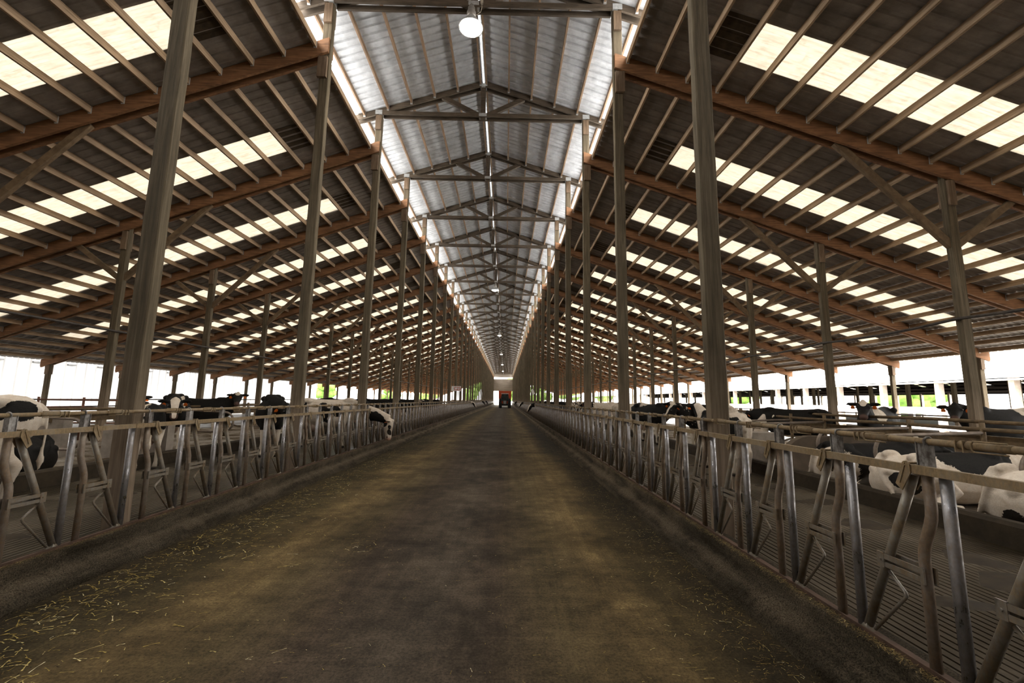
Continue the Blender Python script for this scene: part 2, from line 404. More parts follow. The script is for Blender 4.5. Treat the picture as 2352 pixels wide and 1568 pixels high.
def pen_floor(x0, x1, grooves):
    mb = MB(); lo, hi = min(x0, x1), max(x0, x1)
    if grooves:
        prof = []; x = lo
        while x < hi - .067:
            prof += [(x, PEN), (x + .050, PEN), (x + .053, PEN - .016), (x + .063, PEN - .016)]; x += .066
        prof += [(hi, PEN)]
    else: prof = [(lo, PEN), (hi, PEN)]
    mb.quad_grid([[(a, y, z) for a, z in prof] for y in (YE, YB)], False)
    b = MB(); 
    mb.quad_grid([[(lo, y, PEN), (lo, y, -.05)] for y in (YB, YE)], False); mb.quad_grid([[(hi, y, PEN), (hi, y, -.05)] for y in (YE, YB)], False)
    struct(mb.obj('floor', M['pen']))
pen_floor(WL - .13, -6.95, True); pen_floor(WR + .13, 5.2, True)
pen_floor(-12.3, EL, False); pen_floor(10.5, ER, False)
def stall_bed(x0, x1, front):
    mb = MB(); lo, hi = min(x0, x1), max(x0, x1)
    nx = 22; ys = np.concatenate([np.linspace(YB, 24, 150), np.linspace(25, YE, 40)])
    rows = [[(lo + (hi - lo)*i/nx, y, BED + (.03*RNG.standard_normal()*.5 if 0 < i < nx else 0)) for i in range(nx + 1)] for y in ys]
    mb.quad_grid([list(reversed(q)) for q in rows], True)
    mb.quad_grid([[(lo, y, BED), (lo, y, 0)] for y in (YB, YE)], False); mb.quad_grid([[(hi, y, BED), (hi, y, 0)] for y in (YE, YB)], False)
    struct(mb.obj('stall_platform', M['bed']))
    cb = MB(); a, b = sorted((front, front + (.16 if front > 0 else -.16)))
    cb.prism([(a, 0), (b, 0), (b, .43), (b - .03, .46), (a + .03, .46), (a, .42)], 'y', YB, YE)
    struct(cb.obj('stall_curb', M['stallcurb']))
stall_bed(-6.96, -12.3, -6.95); stall_bed(5.21, 10.5, 5.2)

# ------------------------------------------------------------------ roofs
SKY_IN, SKY_L, SKY_R = 5.45, -19.0, 16.45        # skylights: inner end (from centre line), outer ends
S0, S1 = 2.10, 3.00                              # offset of the strip inside its bay
RIB = 0.225
def rib_profile(y0, y1):
    out = []; y = math.floor(y0 / RIB) * RIB
    while y < y1:
        out += [(y, 0), (y + .14, 0), (y + .155, .034), (y + .21, .034)]; y += RIB
    return [(y0, rib_h(y0))] + [q for q in out if y0 < q[0] < y1] + [(y1, rib_h(y1))]
def rib_h(y):
    return float(np.interp(y % RIB, (0, .14, .155, .21, RIB), (0, 0, .034, .034, 0)))
def sheet(mb, xa, xb, zf, y0, y1, dz=0.0, hs=.55):
    pr_ = rib_profile(y0, y1)
    if not pr_: return
    mb.quad_grid([[(x, y, zf(x) + h*hs + dz) for y, h in pr_] for x in ((xa, xb))], False)
def side_roof(side):
    top = topL if side == 'L' else topR
    zf = lambda x: top(x) + .02
    xi = XC + (-1 if side == 'L' else 1) * (3.43 + .02); xs = XC + (-SKY_IN if side == 'L' else SKY_IN)
    xo, xe = (SKY_L, EL - .35) if side == 'L' else (SKY_R, ER + .35)
    mb = MB(); y = YB; segs = []
    for i in range(0, NF):
        a, b = F(i) + S0, F(i) + S1
        segs.append((y, a, False)); segs.append((a, b, True)); y = b
    segs.append((y, YE + .4, False))
    for a, b, hole in segs:
        if hole: sheet(mb, xi, xs, zf, a, b); sheet(mb, xo, xe, zf, a, b)
        else: sheet(mb, xi, xe, zf, a, b)
    nf_ = len(mb.f); mb.v += [(a, b, c + .02) for a, b, c in mb.v]; mb.f += [tuple(q + len(mb.v)//2 for q in f_) for f_ in mb.f]; mb.sm += mb.sm  # unseen second skin above, added pale to bounce sky light upward
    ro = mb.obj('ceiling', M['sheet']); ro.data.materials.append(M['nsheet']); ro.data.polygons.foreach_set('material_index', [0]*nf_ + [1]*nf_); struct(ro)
    sk = MB(); sheet(sk, xs + (.06 if side == 'L' else -.06), xo + (-.06 if side == 'L' else .06), zf, S0 - .03, S1 + .03, .006, .25)
    me = sk.mesh('skylight_panel', M['skylight'])
    de = MB(); x2 = xs + (.66 if side == 'L' else -.66)
    sheet(de, x2, xs, lambda x: zf(x) - .012, S0 - .02, S1 + .02); dme = de.mesh('stained_end', M['dirtyskylight'])
    for i in range(1, NF):
        lab = f'translucent roof strip in {ORD[i-1]} roof bay from camera, {SIDE[side]}' if i <= 14 else f'small far translucent roof strip deep in the barn, {SIDE[side]}'
        o = put('skylight_panel', me, None, (0, F(i), 0)); tag(o, lab, 'skylight', f'roof skylights on the {SIDE[side]}')
        if i <= 8:
            put('stained_end', dme, o)
side_roof('L'); side_roof('R')
def nave_roof():
    zf = lambda x: nave_z(x) + .105
    for a, b in ((XC - .035, XC - 3.87), (XC + .035, XC + 3.87)):
        mb = MB(); sheet(mb, a, b, zf, YB, YE + .3, 0, 1.0); struct(mb.obj('ceiling', M['nsheet']))
nave_roof()
rc = MB(); rc.prism([(XC - .42, 11.66), (XC, 11.80), (XC + .42, 11.66), (XC + .42, 11.68), (XC, 11.83), (XC - .42, 11.68)], 'y', YB, YE + .3); struct(rc.obj('ceiling', M['nsheet']))  # ridge cap added to block direct sky through the slit

# ------------------------------------------------------------------ posts, trusses, rafters
def post_mesh(x0, x1, z0, z1, y1=PT):
    """square-sawn post with a worn, slightly uneven surface and eased edges"""
    mb = MB(); c = .012; nz = max(2, int((z1 - z0) / .35))
    rows = []
    for k in range(nz + 1):
        z = z0 + (z1 - z0) * k / nz; j = .003 * math.sin(k * 1.7)
        rows.append([(x0 + c + j, 0, z), (x1 - c + j, 0, z), (x1 + j, c, z), (x1 + j, y1 - c, z), (x1 - c + j, y1, z), (x0 + c + j, y1, z), (x0 + j, y1 - c, z), (x0 + j, c, z)])
    b = mb.quad_grid(rows, False, True)
    e = b + nz * 8; mb.f.append(tuple(e + k for k in range(8))); mb.sm.append(False)
    return mb
def nave_posts(side):
    s = -1 if side == 'L' else 1; xi = XL if side == 'L' else XR
    x0, x1 = sorted((xi, xi + s*PW)); rz = (topL(-4.25) if s < 0 else topR(2.47))
    body = post_mesh(x0, x1, 0.0, 10.42).mesh('nave_post', M['post'])
    cap = MB().box((x0 - .006, -.060, 10.36), (x1 + .006, PT + .060, 10.50)).mesh('cap_plate', M['plate'])
    b1 = MB().box((x0 + .012, -.045, 9.86), (x1 - .012, 0, 10.335)).box((x0 + .012, PT, 9.86), (x1 - .012, PT + .045, 10.335)).mesh('splice_block', M['block'])
    sx_ = s * .03
    b2 = MB().box((x0 + sx_, -.06, rz - .86), (x1 + sx_, 0, rz - .37)).box((x0 + sx_, PT, rz - .86), (x1 + sx_, PT + .06, rz - .37)).mesh('splice_block', M['block'])
    for i in range(1, NF + 1):
        lab = f'tall timber post, {ORD[i-1]} from camera in the tall row, {SIDE[side]}' if i <= 16 else f'distant tall timber post far down the tall row, {SIDE[side]}'
        o = put('nave_post', body, None, (0, F(i), 0)); tag(o, lab, 'post', f'tall posts in the row on the {SIDE[side]}')
        put('cap_plate', cap, o)['label'] = 'pale galvanised cap plate'
        put('splice_block', b1, o); put('splice_block', b2, o)
nave_posts('L'); nave_posts('R')

def truss_meshes():
    out = []
    xo = 3.95
    for sgn in (-1, 1):
        mb = MB()
        for yy in (-.025, PT + .025):
            mb.beam((XC + sgn*xo, yy, nave_z(XC + xo)), (XC + sgn*.03, yy, nave_z(XC)), .05, .17)
        out.append(('rafter', mb.mesh('rafter', M['truss'])))
    mb = MB()
    for yy in (-.025, PT + .025): mb.beam((XL - .02, yy, 10.42), (XR + .02, yy, 10.42), .05, .115)
    out.append(('collar_tie', mb.mesh('collar_tie', M['truss'])))
    out.append(('king_post', MB().box((XC - .075, 0, 10.34), (XC + .075, PT, 11.5)).mesh('king_post', M['truss'])))
    for sgn in (-1, 1):
        mb = MB(); mb.beam((XC + sgn*.12, PT/2, 10.46), (XC + sgn*1.28, PT/2, nave_z(XC + 1.28) - .02), .09, .14)
        out.append(('web_brace', mb.mesh('web_brace', M['truss'])))
    out.append(('king_plate', MB().box((XC - .12, -.062, 10.37), (XC + .12, PT + .062, 10.47)).mesh('king_plate', M['plate'])))
    out.append(('ridge_plate', MB().box((XC - .10, -.056, 11.40), (XC + .10, PT + .056, 11.50)).mesh('ridge_plate', M['plate'])))
    return out
TM = truss_meshes()
far_truss = MB()
for i in range(1, NF + 1):
    lab = f'dark wooden roof truss over the feed alley, {ORD[i-1]} from camera' if i <= 16 else 'distant small dark roof truss far down the feed alley'
    t = thing('roof_truss', lab, 'roof truss', (0, F(i), 0), 0, 'roof trusses over the feed alley')
    for nm, me in TM: put(nm, me, t)

def side_rafters(side):
    s = -1 if side == 'L' else 1; top = topL if side == 'L' else topR
    xa = XL - PW + .18 if s < 0 else XR + PW - .18; xe = (EL - .3) if s < 0 else (ER + .3)
    d = .345
    for i in range(1, NF + 1): pass
    mb = MB()
    for yy in (-.03, PT + .03):
        # plank with a notched tail
        poly = [(xa, top(xa)), (xa, top(xa) - d), (xe - s*.02, top(xe) - d), (xe - s*.02, top(xe) - d + .06), (xe, top(xe) - d + .06), (xe, top(xe))]
        mb.prism(poly if s > 0 else poly, 'y', yy - .03, yy + .03)
    me = mb.mesh('side_rafter', M['rafter'])
    for i in range(1, NF + 1):
        lab = f'rust-brown double roof rafter, {ORD[i-1]} frame from camera, {SIDE[side]}' if i <= 16 else f'distant rust-brown roof rafter deep in the barn, {SIDE[side]}'
        tag(put('side_rafter', me, None, (0, F(i), 0)), lab, 'rafter', f'side rafters on the {SIDE[side]}')
side_rafters('L'); side_rafters('R')

def aisle_posts(side):
    s = -1 if side == 'L' else 1; top = topL if side == 'L' else topR; xa = AL if s < 0 else AR
    zb = lambda x: top(x) - .345
    h = .10
    body = post_mesh(xa - h, xa + h, BED - .1, zb(xa) + .3).mesh('aisle_post', M['post'])
    blk = MB().box((xa - .075, -.05, zb(xa) - .58), (xa + .075, 0, zb(xa) - .02)).box((xa - .075, PT, zb(xa) - .58), (xa + .075, PT + .05, zb(xa) - .02)).mesh('splice_block', M['block'])
    zk = zb(xa) - 1.45
    bi = MB().beam((xa - s*.06, PT/2, zk), (xa - s*2.35, PT/2, zb(xa - s*2.35) + .05), .09, .15).mesh('knee_brace', M['brace'])
    bo = MB().beam((xa + s*.06, PT/2, zk), (xa + s*1.40, PT/2, zb(xa + s*1.40) + .05), .09, .13).mesh('knee_brace', M['brace'])
    for i in range(1, NF + 1):
        lab = f'timber stall post with two knee braces, {ORD[i-1]} frame from camera, {SIDE[side]}' if i <= 14 else f'distant braced stall post deep in the barn, {SIDE[side]}'
        o = put('aisle_post', body, None, (0, F(i), 0)); tag(o, lab, 'post', f'braced stall posts on the {SIDE[side]}')
        put('splice_block', blk, o); put('knee_brace', bi, o); put('knee_brace', bo, o)
aisle_posts('L'); aisle_posts('R')
def eave_posts(side):
    s = -1 if side == 'L' else 1; top = topL if side == 'L' else topR; xe = EL if s < 0 else ER
    zt = top(xe) - .345
    body = post_mesh(xe - .09, xe + .09, PEN - .1, zt + .3).mesh('eave_post', M['post'])
    blk = MB().box((xe - .07, -.05, zt - .42), (xe + .07, 0, zt)).box((xe - .07, PT, zt - .42), (xe + .07, PT + .05, zt)).mesh('splice_block', M['block'])
    for i in range(2, NF + 1):
        lab = f'slim eave post at the roof edge, {ORD[i-1]} frame from camera, {SIDE[side]}' if i <= 14 else f'distant slim eave post at the roof edge, {SIDE[side]}'
        o = put('eave_post', body, None, (0, F(i), 0)); tag(o, lab, 'post', f'eave posts on the {SIDE[side]}')
        put('splice_block', blk, o)
eave_posts('L'); eave_posts('R')

# ------------------------------------------------------------------ purlins
PUR = []
for k in range(26): PUR.append(('L', -4.30 - .66*k))
for k in range(25): PUR.append(('R', 2.56 + .65*k))
NPUR = [XC - .09, XC + .09] + [XC + sgn*(.80 + .715*k) for k in range(5) for sgn in (-1, 1)]
def purlin_beam(mb, x, z, y0, y1, hei=.15, wid=.045): mb.box((x - wid/2, y0, z - hei), (x + wid/2, y1, z))
far = MB()
pm = MB(); purlin_beam(pm, 0, 0, .20, BAY - .06); pme = pm.mesh('roof_purlin', M['purlin'])
npm = MB(); purlin_beam(npm, 0, 0, .20, BAY - .06, .13, .045); npme = npm.mesh('roof_purlin', M['npurlin'])
hg = MB().box((-.034, BAY - .075, -.165), (.034, BAY - .025, -.005)).mesh('joist_hanger', M['plate'])
cnt = {'L': 0, 'R': 0}
for j, (sd, x) in enumerate(PUR):
    k = j if sd == 'L' else j - 26
    z = (topL(x) if sd == 'L' else topR(x)) + .0
    for i in range(0, NF):
        if 1 <= i <= 4:
            o = put('roof_purlin', pme, None, (x, F(i), z))
            tag(o, f'tan roof purlin, {ORD[k]} from the ridge gap, {ORD[i-1]} bay, {SIDE[sd]}', 'purlin', f'side roof purlins, {SIDE[sd]}')
            if i <= 3: put('joist_hanger', hg, o)
        else: purlin_beam(far, x, z, F(i) + .2, F(i+1) - .06)
nfar = MB()
NPS = sorted(NPUR)
for k, x in enumerate(NPS):
    z = nave_z(x) + .10
    for i in range(0, NF):
        if 1 <= i <= 8:
            o = put('roof_purlin', npme, None, (x, F(i), z))
            tag(o, f'purlin under the tall centre roof, {ORD[k]} from white-building side, {ORD[i-1]} bay', 'purlin', 'centre roof purlins')
            if i <= 4: put('joist_hanger', hg, o)
        else: purlin_beam(far, x, z, F(i) + .2, F(i+1) - .06, .13)
tag(far.obj('distant_purlins', M['purlin']), 'mass of thin tan purlins under the far part of the roof', 'purlins', None, 'stuff')

# ------------------------------------------------------------------ headlock fences
OL, ST = .14, .61
ZP, ZR, ZB = 1.437, 1.288, .277
def headlock(side):
    s = 1 if side == 'L' else -1; wx = WL if side == 'L' else WR
    X = lambda v: wx + s*v                            # v counts towards the alley
    parts = []
    def add(nm, mb, mat, par=None): parts.append((nm, mb.mesh(nm, M[mat]), par))
    mb = MB(); mb.tube([(X(0), -.085, ZP), (X(0), BAY - .085, ZP)], .0175, 12); add('top_pipe', mb, 'rail')
    mb = MB(); a, b = sorted((X(.018), X(.050))); mb.box((a, -.10, ZR - .022), (b, BAY - .10, ZR + .022)); mb.box((min(X(.05), X(.056)), -.07, ZR - .026), (max(X(.05), X(.056)), .03, ZR + .026)); add('front_rail', mb, 'rail')
    mb = MB(); a, b = sorted((X(-.03), X(.03))); mb.box((a, -.085, ZB - .028), (b, BAY - .085, ZB)); a, b = sorted((X(.024), X(.034))); mb.box((a, -.085, ZB - .055), (b, BAY - .085, ZB + .012)); add('base_rail', mb, 'baserail')
    A0 = OL
    for k in range(6):
        A = A0 + k*ST; B = A - (.20 if k == 0 else .095)
        mb = MB(); pts = [(X(0), A, ZR + .02), (X(0), A, 1.09)] + [(X(0), A + .068*(.5 - .5*math.cos(math.pi*q/6)), 1.09 - .27*q/6) for q in range(1, 6)] + [(X(0), A + .068, .82), (X(0), A + .068, ZB)]
        mb.tube(pts, .0265, 12); add('bent_upright', mb, 'upright')
        mb = MB(); mb.tube([(X(0), B, ZR - .02), (X(0), B, ZB)], .028, 12); add('straight_upright', mb, 'straight')
        # hanger: channel from the flat rail up to a hook round the top pipe
        mb = MB(); a, b = sorted((X(-.018), X(.012))); mb.box((a, A - .026, ZR + .02), (b, A + .026, ZP - .012))
        for q in (-.030, .026):
            a, b = sorted((X(-.024), X(.020))); mb.box((a, A + q, ZR + .0), (b, A + q + .005, ZP - .006))
        hook = [(X(.0235*math.cos(t)), A - .024, ZP + .0235*math.sin(t)) for t in np.linspace(-1.2, math.pi + .3, 12)]
        mb.tube(hook, .006, 6); add('hanger_plate', mb, 'plateworn')
        # swinging neck bar from beside this upright down to the next straight one
        tp = Vector((X(.0), A + .075, ZR - .03)); bt = Vector((X(.0), A + .475, ZB + .03))
        mb = MB(); mb.tube([tp, bt], .0245, 12); mb.tube([bt + Vector((0, -.02, -.005)), bt + Vector((0, .03, -.03))], .03, 8)
        add('neck_bar', mb, 'bar'); nb = len(parts) - 1
        d = (bt - tp).normalized()
        mb = MB()
        for v in (.052, -.030):
            c0_ = Vector((X(v), A + .058, ZR + .035)); pl = [(c0_.y - .022, c0_.z - .012), (c0_.y - .006, c0_.z + .006), (c0_.y + .012, c0_.z + .002), (c0_.y + .072, c0_.z - .125), (c0_.y + .036, c0_.z - .155), (c0_.y - .024, c0_.z - .055)]
            a, b = sorted((X(v), X(v + .007))); mb.prism(pl, 'x', a, b)
            rib = [(c0_.y + .002, c0_.z - .02), (c0_.y + .010, c0_.z - .02), (c0_.y + .050, c0_.z - .115), (c0_.y + .040, c0_.z - .118)]
            if v > 0: a, b = sorted((X(v + .007), X(v + .013))); mb.prism(rib, 'x', a, b)
        mb.tube([(X(-.036), A + .064, ZR + .028), (X(.066), A + .064, ZR + .028)], .007, 8)
        add('hinge_plate', mb, 'rail', nb)
        mb = MB(); ym = A + .075 + .40*(ZR - .03 - .745)/(ZR - .03 - ZB - .03)
        for v in (.030, -.036):
            a, b = sorted((X(v), X(v + .006)))
            mb.box((a, A + .045, .748), (b, ym + .035, .778)); mb.box((a, A + .045, .705), (b, ym + .035, .733))
            a -= .002; b += .002; mb.box((a, A + .043, .700), (b, A + .062, .782)); mb.box((a, ym - .01, .700), (b, ym + .037, .782))
        mb.tube([(X(-.042), ym + .012, .742), (X(.046), ym + .012, .742)], .008, 8)
        add('pivot_bracket', mb, 'bar', nb)
        mb = MB(); mb.tube([(X(.0), ym + .03, .70), (X(.0), A + .205, .60), (X(.0), A + .198, .585), (X(.0), A + .205, .570), (X(.0), A + .43, .30)], .0095, 8)
        add('trip_rod', mb, 'bar', nb)
        # latch on the top pipe
        mb = MB(); yl = A + .20
        loop = [(X(.028), yl + .15, ZP - .026), (X(.028), yl + .01, ZP - .026), (X(.028), yl, ZP - .016), (X(.028), yl, ZP + .012), (X(.028), yl + .01, ZP + .024), (X(.028), yl + .15, ZP + .024)]
        loop = [(p[0], 2*yl + .15 - p[1], p[2]) for p in loop]
        mb.tube(loop, .004, 6)
        for q in (.19, .225):
            a, b = sorted((X(-.024), X(.026))); mb.box((a, yl + q, ZP - .034), (b, yl + q + .006, ZP + .022))
        mb.tube([(X(0), yl - .0, ZP), (X(0), yl + .235, ZP)], .0205, 10)
        add('latch', mb, 'rail')
    return parts
NAMES_H = []
for side in 'LR':
    parts = headlock(side)
    allm = MB()
    # far panels: one joined mesh with the same shapes
    fv = []; 
    far_me = bpy.data.meshes.new('headlock_panel'); V = []; Fc = []; MI = []; SM = []; mats = []
    for nm, me, par in parts:
        if nm == 'latch' : pass
        b = len(V); V += [tuple(v.co) for v in me.vertices]
        mm = me.materials[0]
        if mm not in mats: mats.append(mm)
        for p in me.polygons: Fc.append(tuple(b + q for q in p.vertices)); MI.append(mats.index(mm)); SM.append(p.use_smooth)
    far_me.from_pydata(V, [], Fc)
    for mm in mats: far_me.materials.append(mm)
    far_me.polygons.foreach_set('material_index', MI); far_me.polygons.foreach_set('use_smooth', SM); far_me.update()
    for i in range(0, NF):
        lab = f'steel self-locking feed fence panel, {ORD[i]} from camera, {SIDE[side]}' if i <= 12 else f'distant steel feed fence panel far down the alley, {SIDE[side]}'
        grp = f'feed fence panels on the {SIDE[side]}'
        if i <= 5:
            t = thing('headlock_panel', lab, 'fence panel', (0, F(i), 0), 0, grp)
            made = []
            for nm, me, par in parts:
                made.append(put(nm, me, made[par] if par is not None else t))
        else:
            tag(put('headlock_panel', far_me, None, (0, F(i), 0)), lab, 'fence panel', grp)
# ------------------------------------------------------------------ pipes along the stalls
def run_pipe(name, pts, rad, mat, label, cat):
    mb = MB(); mb.tube(pts, rad, 10)
    return tag(mb.obj(name, M[mat]), label, cat)
def sag(x, z, y0, y1, amp, step=BAY/4):
    out = []; y = y0
    while y <= y1: ph = ((y - Y1) / BAY) % 1; out.append((x, y, z - amp*4*ph*(1 - ph) + .0)); y += step
    return out
run_pipe('conduit_pipe', sag(AL + .14, 3.40, 1.0, YE, .0), .032, 'darkpipe', 'dark straight pipe fixed along the stall posts, white-building side', 'pipe')
run_pipe('conduit_pipe', sag(AR - .14, 3.44, 1.0, YE, .07), .032, 'darkpipe', 'dark sagging pipe slung along the stall posts, open-barn side', 'pipe')
for xx, zz, lab in ((EL + .12, 1.32, 'thin dark upper rail along the outer edge of the barn, white-building side'), (EL + .12, .98, 'thin dark lower rail along the outer edge of the barn, white-building side'),
                    (ER - .12, 1.25, 'thin dark upper rail along the outer edge of the barn, open-barn side'), (ER - .12, .85, 'thin dark lower rail along the outer edge of the barn, open-barn side')):
    run_pipe('edge_rail', [(xx, 2, zz), (xx, YE, zz)], .03, 'darkpipe', lab, 'rail')
run_pipe('neck_rail', sag(7.62, 1.30, 1.5, YE, .03), .032, 'stallpipe', 'upper grimy neck rail over the stalls, open-barn side', 'rail')
run_pipe('neck_rail', sag(8.25, 1.40, 1.5, YE, .03), .032, 'stallpipe', 'second grimy neck rail behind the stall heads, open-barn side', 'rail')
run_pipe('neck_rail', sag(-9.36, 1.30, 1.5, YE, .03), .032, 'stallpipe', 'upper grimy neck rail over the stalls, white-building side', 'rail')
tag(MB().box((7.80, 1.5, 1.02), (7.86, YE, 1.17)).obj('stall_board', M['stallpipe']), 'manure-caked plank between the stall heads, open-barn side', 'board')
tag(MB().box((-9.60, 1.5, 1.00), (-9.54, YE, 1.14)).obj('stall_board', M['stallpipe']), 'manure-caked plank between the stall heads, white-building side', 'board')
def divider(side):
    s = 1 if side == 'R' else -1; x0 = 5.85 if s > 0 else -7.6; x1 = 7.62 if s > 0 else -9.36
    mb = MB(); pts = [(x1, 0, 1.22), (x0 + s*.25, 0, 1.16)]
    for q in range(1, 12):
        t = math.pi/2 + math.pi*q/12; pts.append((x0 + s*.25 + s*.25*math.cos(t), 0, .89 + .27*math.sin(t)))
    pts += [(x0 + s*.25, 0, .62), (x1 - s*.4, 0, .62), (x1, 0, .74)]
    mb.tube(pts, .027, 10); lp = mb.mesh('loop', M['looppipe'])
    pm_ = MB().tube([(x1, 0, BED - .02), (x1, 0, 1.38)], .035, 10).mesh('stand', M['stallpipe'])
    return lp, pm_
for side, ys in (('R', [3.0, 4.87, 6.80, 8.05, 10.2, 11.4, 13.4, 15.8, 18.2]), ('L', [6.6, 7.95, 12.2, 14.6, 15.8, 18.2])):
    lp, pm_ = divider(side)
    for k, y in enumerate(ys):
        t = thing('stall_divider', f'curved pipe stall divider, {ORD[k]} from camera, {SIDE[side]}', 'stall divider', (0, y, 0), 0, f'stall dividers, {SIDE[side]}')
        put('loop', lp, t); put('stand', pm_, t)
# low walls at the crossovers
def lowwall(x0, x1, y0, y1, z1, mat, label):
    mb = MB(); lo, hi = sorted((x0, x1)); n = 8
    poly = [(lo, PEN - .05), (hi, PEN - .05), (hi, z1)]
    if mat == 'brownwall':
        poly = [(lo + .9, BED - .05), (hi, BED - .05), (hi, z1)] + [(lo + .9 - .7*math.sin(t), BED - .05 + (z1 - BED + .05)*math.cos(t)) for t in np.linspace(.1, math.pi/2, 8)]
    else: poly.append((lo, z1))
    mb.prism(poly, 'y', y0, y1)
    return tag(mb.obj('crossover_wall', M[mat]), label, 'low wall')
lowwall(5.5, 8.6, 8.95, 9.12, .98, 'brownwall', 'low brown round-ended wall behind the lying cows, open-barn side')
lowwall(-10.7, -9.3, 9.25, 9.45, 1.10, 'concrete', 'pale low concrete wall panel between stalls, white-building side')
lowwall(-8.5, -7.15, 9.3, 9.5, .98, 'concrete', 'short low concrete wall by the alley, white-building side')
tr = MB()
tr.prism([(5.28, BED), (6.1, BED), (6.18, .98), (5.2, .98)], 'y', 9.6, 10.2)
tag(tr.obj('water_trough', M['concrete']), 'grey concrete water trough beside the stalls, open-barn side', 'trough')
gt = thing('pipe_gate', 'red-brown pipe gate near the second stall post, white-building side', 'gate', (-12.9, 12.9, 0))
for z in (.75, .98, 1.2, 1.42):
    MB().tube([(-.9, 0, z), (1.5, .25, z)], .024, 8).obj('rail', M['redpipe'], gt)
for x in (-.9, .3, 1.5): MB().tube([(x, .125 + x*.104 - .03, PEN), (x, .125 + x*.104 - .03, 1.5)], .03, 8).obj('upright', M['redpipe'], gt)

# ------------------------------------------------------------------ lamps
def lamp_meshes():
    hk = MB(); hk.tube([(0, 0, .62), (0, 0, .50)], .012, 8); hk.tube([(-.05, 0, .56), (0, 0, .62), (.05, 0, .56)], .008, 6)
    body = MB().lathe([(0, .52), (.05, .52), (.075, .50), (.08, .44), (.085, .40), (.10, .385), (.10, .28), (.085, .26), (.0, .255)], n=20)
    sh = MB().lathe([(.075, .27), (.10, .25), (.15, .18), (.20, .09), (.245, .015), (.27, .0), (.265, -.008), (.24, .01), (.19, .09), (.12, .19), (.07, .25)], n=28)
    ln = MB().lathe([(0, -.035), (.10, -.033), (.18, -.022), (.235, -.004), (.245, .008), (.0, .012)], n=28)
    return hk.mesh('hook', M['lampbody']), body.mesh('housing', M['lampbody']), sh.mesh('reflector', M['lampshade']), ln.mesh('lens', M['lamp'])
LM = lamp_meshes()
cord = MB().tube([(.22, .06, .78), (.225, .04, .55), (.20, .02, .42), (.12, 0, .33), (.08, 0, .33)], .006, 6).mesh('cord', M['cable'])
box_ = MB().box((.19, .02, .66), (.25, .08, .82)).mesh('junction_box', M['cable'])
for n_, i in enumerate((2, 8, 14, 20, 26, 32)):
    t = thing('pendant_lamp', f'bright bell-shaped pendant lamp over the alley, {ORD[n_]} from camera', 'lamp', (XC - .04, F(i) - .12, 9.72), 0, 'pendant lamps over the feed alley')
    for nm, me in zip(('hook', 'housing', 'reflector', 'lens'), LM): put(nm, me, t)
    if n_ == 0: put('cord', cord, t); put('junction_box', box_, t)

# ------------------------------------------------------------------ signs
def letters(strokes, w_, h_, th, x0, z0, y, mb):
    for a, b in strokes: mb.beam((x0 + a[0]*w_, y, z0 + a[1]*h_), (x0 + b[0]*w_, y, z0 + b[1]*h_), th, th, (0, 1, 0))
CH = {'C': [((1, .9), (.8, 1)), ((.8, 1), (.2, 1)), ((.2, 1), (0, .8)), ((0, .8), (0, .2)), ((0, .2), (.2, 0)), ((.2, 0), (.8, 0)), ((.8, 0), (1, .1))],
      '2': [((0, .85), (.2, 1)), ((.2, 1), (.8, 1)), ((.8, 1), (1, .8)), ((1, .8), (.95, .6)), ((.95, .6), (0, 0)), ((0, 0), (1, 0))],
      '3': [((0, .9), (.2, 1)), ((.2, 1), (.8, 1)), ((.8, 1), (1, .8)), ((1, .8), (.8, .53)), ((.8, .53), (.4, .53)), ((.8, .53), (1, .25)), ((1, .25), (.8, 0)), ((.8, 0), (.2, 0)), ((.2, 0), (0, .1))]}
t = thing('pen_sign', 'white sign with red C23 hung on a distant tall post', 'sign', (-4.02, F(9) - .02, 2.28))
MB().box((-.38, -.03, 0), (.38, 0, .39)).obj('board', M['signwhite'], t)
mb = MB()
for n_, ch in enumerate('C23'): letters(CH[ch], .135, .23, .04, -.14 + n_*.17, .08, -.034, mb)
mb.obj('lettering', M['signred'], t)
mb = MB()
for k in range(4): mb.box((-.31, -.033, .10 + k*.06), (-.22, -.03, .125 + k*.06))
mb.obj('faint_print', M['signgrey'], t)
t = thing('pen_sign', 'small tilted white sign seen edge-on, on a distant tall post, open-barn side', 'sign', (2.30, F(9) - .05, 2.12), math.radians(-38))
t.rotation_euler = (0, math.radians(-24), math.radians(-20))
MB().box((-.10, -.02, 0), (.10, 0, .42)).obj('board', M['signwhite'], t)
MB().box((-.05, -.024, .30), (.03, -.02, .33)).box((.0, -.024, .20), (.05, -.02, .23)).obj('faint_print', M['signgrey'], t)

# ------------------------------------------------------------------ far end wall
def end_wall():
    mb = MB(); y = YE + .25
    dl, dr, dt = XL + .05, XR - .05, 4.6
    ez = lambda x: (topL(x) if x < XC else topR(x))
    mb.prism([(dl - .3, dt), (dr + .3, dt), (dr + .3, 8.6), (dl - .3, 8.6)], 'y', y, y + .1)
    mb.prism([(dl - .3, 9.2), (dr + .3, 9.2), (XR + .5, 10.45), (XC, 11.5), (XL - .5, 10.45)], 'y', y, y + .1)
    for k in range(4):
        z = 5.2 + .82*k; mb.box((dl - .3, y - .05, z), (dr + .3, y, z + .12))
    struct(mb.obj('wall_far', M['siding']))
end_wall()
bw = MB(); bw.box((-30, YB - .3, 0), (27, YB - .1, 11.8)); struct(bw.obj('wall_back', M['siding']))

